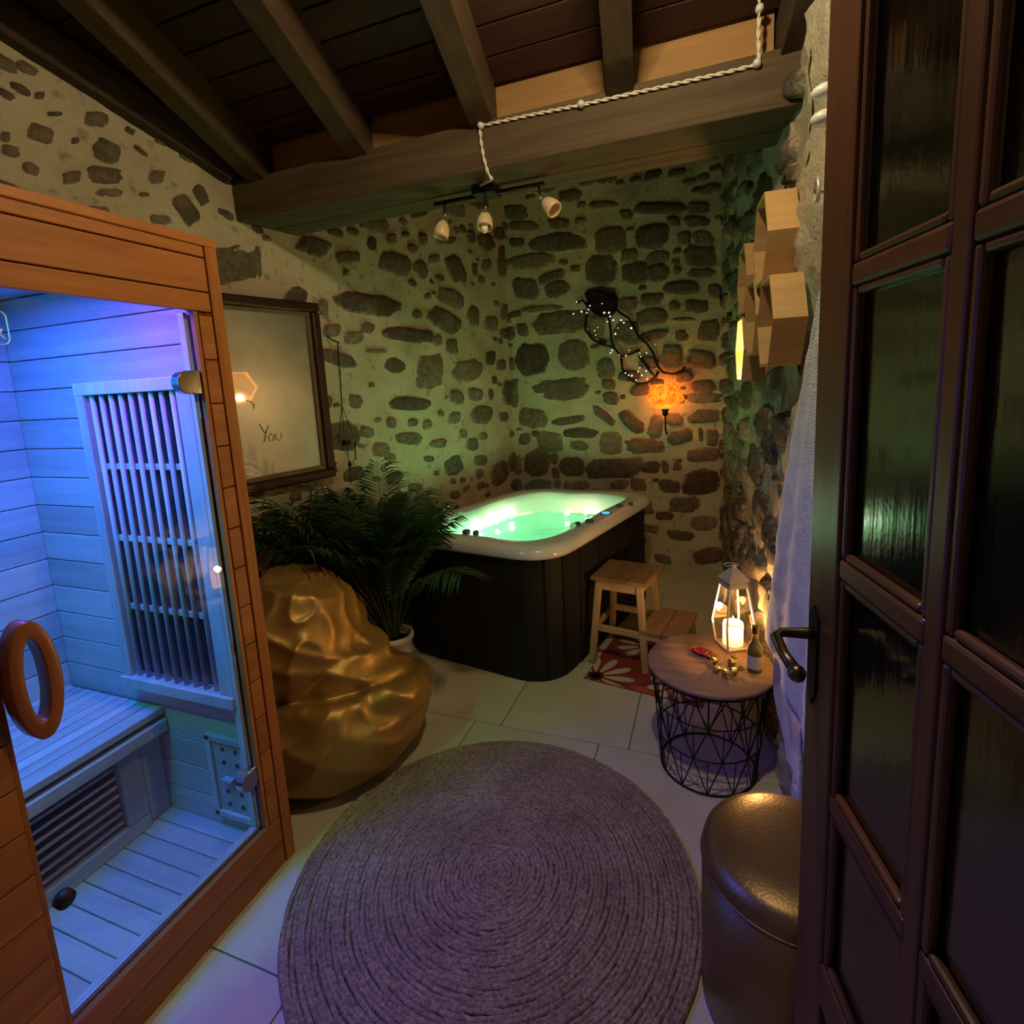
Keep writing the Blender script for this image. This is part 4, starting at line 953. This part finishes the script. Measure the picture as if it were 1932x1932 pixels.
MB().lathe([(.001, .018), (.006, .025), (.005, .036), (.001, .05)], p, 10).build('candle_flame', 'flame', tc2, True)
light('shelf_candle_light', 'POINT', p+Vector((0, 0, .036)), P_HEX, (1, .52, .18), .012, parent=tc2)

# ---------------------------------------------------------------- sconce on the back wall
sp = bwall(1255, 772, .10)
sc_ = thing('wall_sconce', Vector((sp.x, sp.y, sp.z-.22)), 'amber glass wall sconce glowing orange on a dark metal stem', 'sconce')
prof = [(.02, .0), (.055, .02), (.13, .055), (.15, .075), (.135, .11), (.11, .165), (.095, .20)]
MB().lathe(prof, sp, 24, False, False, math.pi+.0, 2*math.pi).build('shade', 'amber_shade', sc_, True)
MB().lathe([(.010, -.055), (.022, -.045), (.024, -.012), (.030, -.004), (.030, .004), (.016, .006)], sp, 16).build('cup', 'black_metal', sc_, True)
MB().tube([sp+Vector((0, .0, -.05)), sp+Vector((.0, .0, -.16)), sp+Vector((.006, .05, -.20)), sp+Vector((.006, .10, -.20))], .007, 8).build('stem', 'black_metal', sc_, True)
MB().tube([sp+Vector((0, 0, .005)), sp+Vector((0, 0, .13))], .004, 6).build('candle_stick', 'wire', sc_)
light('sconce_light', 'POINT', sp+Vector((0, -.01, .10)), P_SCONCE, (1, .27, .05), .02, parent=sc_)

# wire wall art with fairy beads
wa = thing('wire_wall_art', bwall(1215, 725, .04), 'dark twisted wire wall sculpture dotted with tiny glowing fairy lights', 'wall art')
arts = [[(1088,572),(1100,566),(1110,580),(1106,600),(1104,622),(1118,640),(1136,650),(1156,655)],[(1160,580),(1172,592),(1186,600),(1196,618),(1204,634),(1220,648),(1232,665),(1240,690),(1250,702),(1268,706),(1286,702),(1292,692)],[(1172,675),(1174,695),(1186,714),(1204,724),(1222,722),(1238,710),(1242,700)],[(1106,560),(1120,552),(1140,556),(1158,566),(1164,584),(1150,598),(1132,596),(1118,586),(1108,570)],[(1148,600),(1152,622),(1154,645),(1160,658),(1172,672),(1190,668),(1208,660)],[(1205,672),(1216,686),(1226,700),(1236,710)]]
for a in arts: MB().tube([bwall(x, y, .035) for x, y in a], .010, 6).build('wire', 'wire', wa, True)
lf = MB().prism([bwall(x, y, .02) for x, y in ((1104,552),(1130,546),(1164,556),(1166,578),(1150,598),(1120,592))], (0, -.012, 0)).build('metal_leaf', 'wire', wa)
random.seed(11)
for (x, y) in ((1088,570),(1082,592),(1097,588),(1113,577),(1110,584),(1107,590),(1136,573),(1146,607),(1151,597),(1157,604),(1128,618),(1122,624),(1124,632),(1172,604),(1177,609),(1166,619),(1191,619),(1161,630),(1155,661),(1152,666),(1168,670),(1187,661),(1181,671),(1207,666),(1209,673),(1220,666),(1236,650),(1180,704),(1186,708),(1192,709),(1204,701),(1211,708),(1200,717),(1219,700),(1221,715),(1207,694),(1140,590),(1149,590)):
    MB().sphere(bwall(x, y, .055), random.uniform(.004, .008), 8, 6).build('fairy_light', 'fairy', wa, True)

# ---------------------------------------------------------------- spot bar under the beam and its rope cable
bl, br = Vector((-1.185, 2.30, 2.425)), Vector((-.665, 2.30, 2.425)); mid = (bl+br)/2
sb = thing('spotlight_bar', (mid.x, mid.y, 2.35), 'black three head spotlight bar with cream shades under the beam', 'light fixture')
MB().box((mid.x-.05, 2.245, 2.415), (mid.x+.05, 2.345, 2.453)).build('ceiling_mount', 'black', sb, bevel=.003)
MB().tube([bl, br], .009, 10).build('bar', 'black_metal', sb, True)
def spot(x, dx, dy, dz, bulb=False):
    a = Vector((x, 2.30, 2.42)); j = a+Vector((0, 0, -.045)); d = Vector((dx, dy, dz)).normalized(); e = j+d*.03
    ar = MB().tube([a, j, e], .005, 8).sphere(j, .010, 8, 6).build('spot_arm', 'chrome', sb, True)
    R_ = d.to_track_quat('Z', 'Y').to_matrix().to_4x4(); Mx = Matrix.Translation(e) @ R_
    hd = MB().lathe([(.012, 0), (.024, .012), (.033, .035), (.036, .06), (.034, .075), (.031, .074), (.030, .05), (.018, .014)], (0, 0, 0), 20, True, False).xf(Mx).build('spot_shade', 'shade_cream', sb, True)
    if bulb: MB().lathe([(.012, .02), (.016, .05), (.016, .088), (.010, .096), (.004, .097)], (0, 0, 0), 14).xf(Mx).build('spot_bulb', 'bulb_glass', hd, True)
spot(bl.x+.05, -.2, -.15, -.9); spot(mid.x-.01, .05, -.35, -.9, True); spot(br.x-.02, .55, -.2, -.55)
# rope cable
cp = [(1433,-30),(1433,10),(1431,60),(1432,112),(1426,122)]
def beampt(x, y): return onpl(x, y, (0, 2.108, 0), (0, 1, 0))
ca = thing('rope_cable', beampt(930, 345), 'white twisted electric cable running along the beam on insulators', 'cable')
path = [beampt(x, y) for x, y in ((1433,-40),(1433,15),(1431,70),(1432,116),(1420,124),(1360,139),(1280,157),(1190,177),(1097,198),(1000,217),(905,238),(907,262),(912,295),(920,325),(928,338))] + [Vector((mid.x-.01, 2.25, 2.45))]
dense = []
for i in range(len(path)-1):
    n_ = max(2, int((path[i+1]-path[i]).length/.006))
    for k in range(n_): dense.append(path[i].lerp(path[i+1], k/n_))
for s_ in (0, math.pi):
    pts = []
    for i, p in enumerate(dense):
        t_ = (dense[min(i+1, len(dense)-1)]-dense[max(i-1, 0)]).normalized(); a = Vector((0, 1, 0)); b_ = t_.cross(a).normalized(); a = b_.cross(t_)
        pts.append(p+(a*math.cos(i*.55+s_)+b_*math.sin(i*.55+s_))*.0034)
    MB().tube(pts, .0037, 5).build('cable_strand', 'cable_white', ca, True)
for (x, y) in ((1433,18),(1428,121),(1097,198),(908,238)):
    p = beampt(x, y); MB().tube([p+Vector((0, .006, 0)), p+Vector((0, -.004, 0)), p+Vector((0, -.014, 0)), p+Vector((0, -.02, 0))], [.012, .014, .012, .006], 14).build('insulator', 'white_ceramic', ca, True)

# ---------------------------------------------------------------- towels and hooks on the right wall
for (x, y, lab) in ((1562, 172, 'upper white porcelain knob on the rough stone wall'), (1561, 222, 'lower white porcelain knob on the rough stone wall')):
    p = rwall(x, y, .05); o = MB().sphere(p, .024, 14, 10, (1.5, 1, .8)).tube([p, p-RW_N*.06], .008, 6).build('coat_peg', 'white_ceramic', None, True); tag(o, lab, 'knob', 'porcelain knobs on the right wall')
p = rwall(1541, 360, .04); o = MB().tube([p+RT*(.018*math.cos(a*.5))+Vector((0, 0, .03*math.sin(a*.5))) for a in range(13)], .005, 6, closed=False).tube([p+RT*.018, p+RT*.018-RW_N*.05], .004, 6).build('wall_hook', 'lantern_metal', None, True); tag(o, 'small oval metal ring hook on the stone wall above the towel', 'hook')
def towel(name, z0, z1, edge, ynear, off0, off1, seed, folds, lab, amp=.010):
    # edge: where the free edge of the cloth runs, as (height, distance along the wall)
    g_ = MB(); rows = []; nv, nu = 70, 34
    def far(z):
        for (za, ya), (zb, yb) in zip(edge, edge[1:]):
            if zb <= z <= za: return ya+(yb-ya)*(za-z)/(za-zb)
        return edge[-1][1] if z < edge[-1][0] else edge[0][1]
    for j in range(nv+1):
        v = j/nv; z = z1+(z0-z1)*v; yf = far(z); row = []
        for i in range(nu+1):
            u_ = i/nu; y = ynear+(yf-ynear)*u_
            off = off0+(off1-off0)*v + amp*(.5+.5*v)*math.sin(folds*u_*math.pi*2+seed+1.2*v) + .004*nz((y, z, 0), 16, seed) + .0015*nz((y, z, 0), 70, seed)
            p = RW[1]+RT*(y-RW[1].y); off = max(off, .03); row.append(Vector((p.x, p.y, z-.03*(1-u_)*v))+RW_N*off)
        rows.append(row)
    g_.loops(rows, False); o = g_.build(name, 'terry', None, True); m_ = o.modifiers.new('thick', 'SOLIDIFY'); m_.thickness = .010
    tag(o, lab, 'towel'); return o
def edge_of(pts, off): return [(q.z, q.y) for q in (rwall(x, y, off) for x, y in pts)]
towel('bath_towel', .635, 2.0, edge_of(((1566, 400), (1560, 480), (1540, 600), (1524, 700), (1506, 800), (1490, 900), (1476, 1000), (1466, 1100), (1456, 1170), (1451, 1232)), .062), 1.42, .052, .062, 1.0, 2.0, 'long white terry bath towel hanging on the stone wall')
towel('hand_towel', .25, .66, edge_of(((1462, 1215), (1464, 1300), (1470, 1350), (1482, 1395), (1500, 1440)), .034), 1.62, .032, .032, 2.6, 1.5, 'white terry towel end hanging below the long bath towel', .006)

# ---------------------------------------------------------------- glazed wooden door standing open
da = math.radians(12); DE = Vector((math.sin(da), -math.cos(da), 0)); DN = Vector((-math.cos(da), -math.sin(da), 0)); D0 = Vector((.19, .95, 0))
door = bpy.data.objects.new('door_1', None); COL.objects.link(door); door.location = D0+DE*.27; tag(door, 'dark glossy wooden door with small glass panes standing open', None, None, 'structure')
def dp(s_, z, d): return D0 + DE*s_ + DN*d + Vector((0, 0, z))
def dbox(s0, s1, z0, z1, d0, d1, name, m_, bev=.004, parent=None):
    return MB().loops([[dp(s0, z0, d0), dp(s1, z0, d0), dp(s1, z1, d0), dp(s0, z1, d0)], [dp(s0, z0, d1), dp(s1, z0, d1), dp(s1, z1, d1), dp(s0, z1, d1)]], True, True, True).build(name, m_, parent or door, bevel=bev)
S0, SA, SB, SC, SD_, SE = -.05, .05, .262, .292, .505, .61
stile = dbox(S0, SA, .01, 2.25, -.02, .02, 'stile', 'door_wood'); dbox(SD_, SE, .01, 2.25, -.02, .02, 'stile', 'door_wood')
dbox(SB, SC, .56, 2.16, -.018, .018, 'mullion', 'door_wood')
dbox(SA, SD_, 2.14, 2.25, -.02, .02, 'top_rail', 'door_wood_x'); dbox(SA, SD_, .01, .16, -.02, .02, 'bottom_rail', 'door_wood_x'); dbox(SA, SD_, .50, .58, -.02, .02, 'lock_rail', 'door_wood_x')
zs = [.58, .895, 1.295, 1.725, 2.14]
for z in zs[1:4]:
    for s0, s1 in ((SA, SB), (SC, SD_)): dbox(s0, s1, z-.016, z+.016, -.018, .018, 'glazing_bar', 'door_wood_x', .006)
for i in range(4):
    za, zb = zs[i]+(.016 if i else 0), zs[i+1]-(.016 if i < 3 else 0)
    for s0, s1 in ((SA, SB), (SC, SD_)):
        dbox(s0, s1, za, zb, -.003, .003, 'pane', 'door_glass', 0)
        dbox(s0, s0+.014, za, zb, .003, .016, 'glazing_bead', 'door_wood', .005); dbox(s1-.014, s1, za, zb, .003, .016, 'glazing_bead', 'door_wood', .005)
        dbox(s0+.014, s1-.014, za, za+.012, .003, .016, 'glazing_bead', 'door_wood_x', .005); dbox(s0+.014, s1-.014, zb-.012, zb, .003, .016, 'glazing_bead', 'door_wood_x', .005)
for s0, s1 in ((SA, SB), (SC, SD_)):
    dbox(s0, s1, .16, .50, -.008, .008, 'panel', 'door_wood', 0); dbox(s0+.03, s1-.03, .20, .46, .008, .016, 'panel_field', 'door_wood', .006)
dbox(SB, SC, .16, .50, -.018, .018, 'mullion', 'door_wood')
hz = 1.155
hd = MB().tube([dp(-.018, hz, .02), dp(-.018, hz, .035), dp(-.020, hz, .072), dp(-.012, hz-.004, .084), dp(.03, hz-.012, .086), dp(.075, hz-.016, .084)], [.011, .010, .008, .009, .0085, .010], 10).sphere(dp(.082, hz-.017, .084), .0135, 12, 8).build('lever_handle', 'brass_old', door, True)
MB().prism([dp(-.033, hz-.10, .02), dp(-.018, hz-.13, .02), dp(-.003, hz-.10, .02), dp(-.001, hz+.03, .02), dp(-.018, hz+.05, .02), dp(-.035, hz+.03, .02)], DN*.004).build('escutcheon', 'black_metal', door)
jb = MB().box((.30, .26, 0), (.42, .34, 2.35)).build('trim_1', 'door_wood'); tag(jb, kind='structure')

# ---------------------------------------------------------------- thin steam drifting off the tub
def steam_mat():
    m, nt, b = mat('steam'); nt.nodes.remove(b); out = nt.nodes['Material Output']
    co = coords(nt, (1, 1, 1), False); n1 = N(nt, 'ShaderNodeTexNoise', Scale=3.2, Detail=4.0, Roughness=.6, Distortion=.8); nt.links.new(co, n1.inputs['Vector'])
    f = N(nt, 'ShaderNodeMapRange'); f.inputs['From Min'].default_value = .48; f.inputs['From Max'].default_value = .75; f.inputs['To Max'].default_value = .55; nt.links.new(n1.outputs['Fac'], f.inputs[0])
    sx = N(nt, 'ShaderNodeSeparateXYZ'); nt.links.new(co, sx.inputs[0])
    g_ = N(nt, 'ShaderNodeMapRange'); g_.inputs['From Min'].default_value = .02; g_.inputs['From Max'].default_value = .30; g_.inputs['To Min'].default_value = 1; g_.inputs['To Max'].default_value = 0; nt.links.new(sx.outputs['Z'], g_.inputs[0])
    ml = N(nt, 'ShaderNodeMath', operation='MULTIPLY'); nt.links.new(f.outputs[0], ml.inputs[0]); nt.links.new(g_.outputs[0], ml.inputs[1])
    v = N(nt, 'ShaderNodeVolumeScatter'); v.inputs['Color'].default_value = (.95, .97, .95, 1); nt.links.new(ml.outputs[0], v.inputs['Density'])
    nt.links.new(v.outputs[0], out.inputs['Volume'])
steam_mat()
sl_ = [rloop(.17, .63), rloop(.14, .78), rloop(.10, .95), rloop(.16, 1.02)]
cst = sum(QC, Vector())/4
stm = MB().loops([[p-Vector((cst.x, cst.y, .63)) for p in l] for l in sl_], True, True, True).build('steam', 'steam'); stm.location = (cst.x, cst.y, .63)
tag(stm, 'thin wisps of steam rising off the hot tub water', 'steam', kind='stuff')
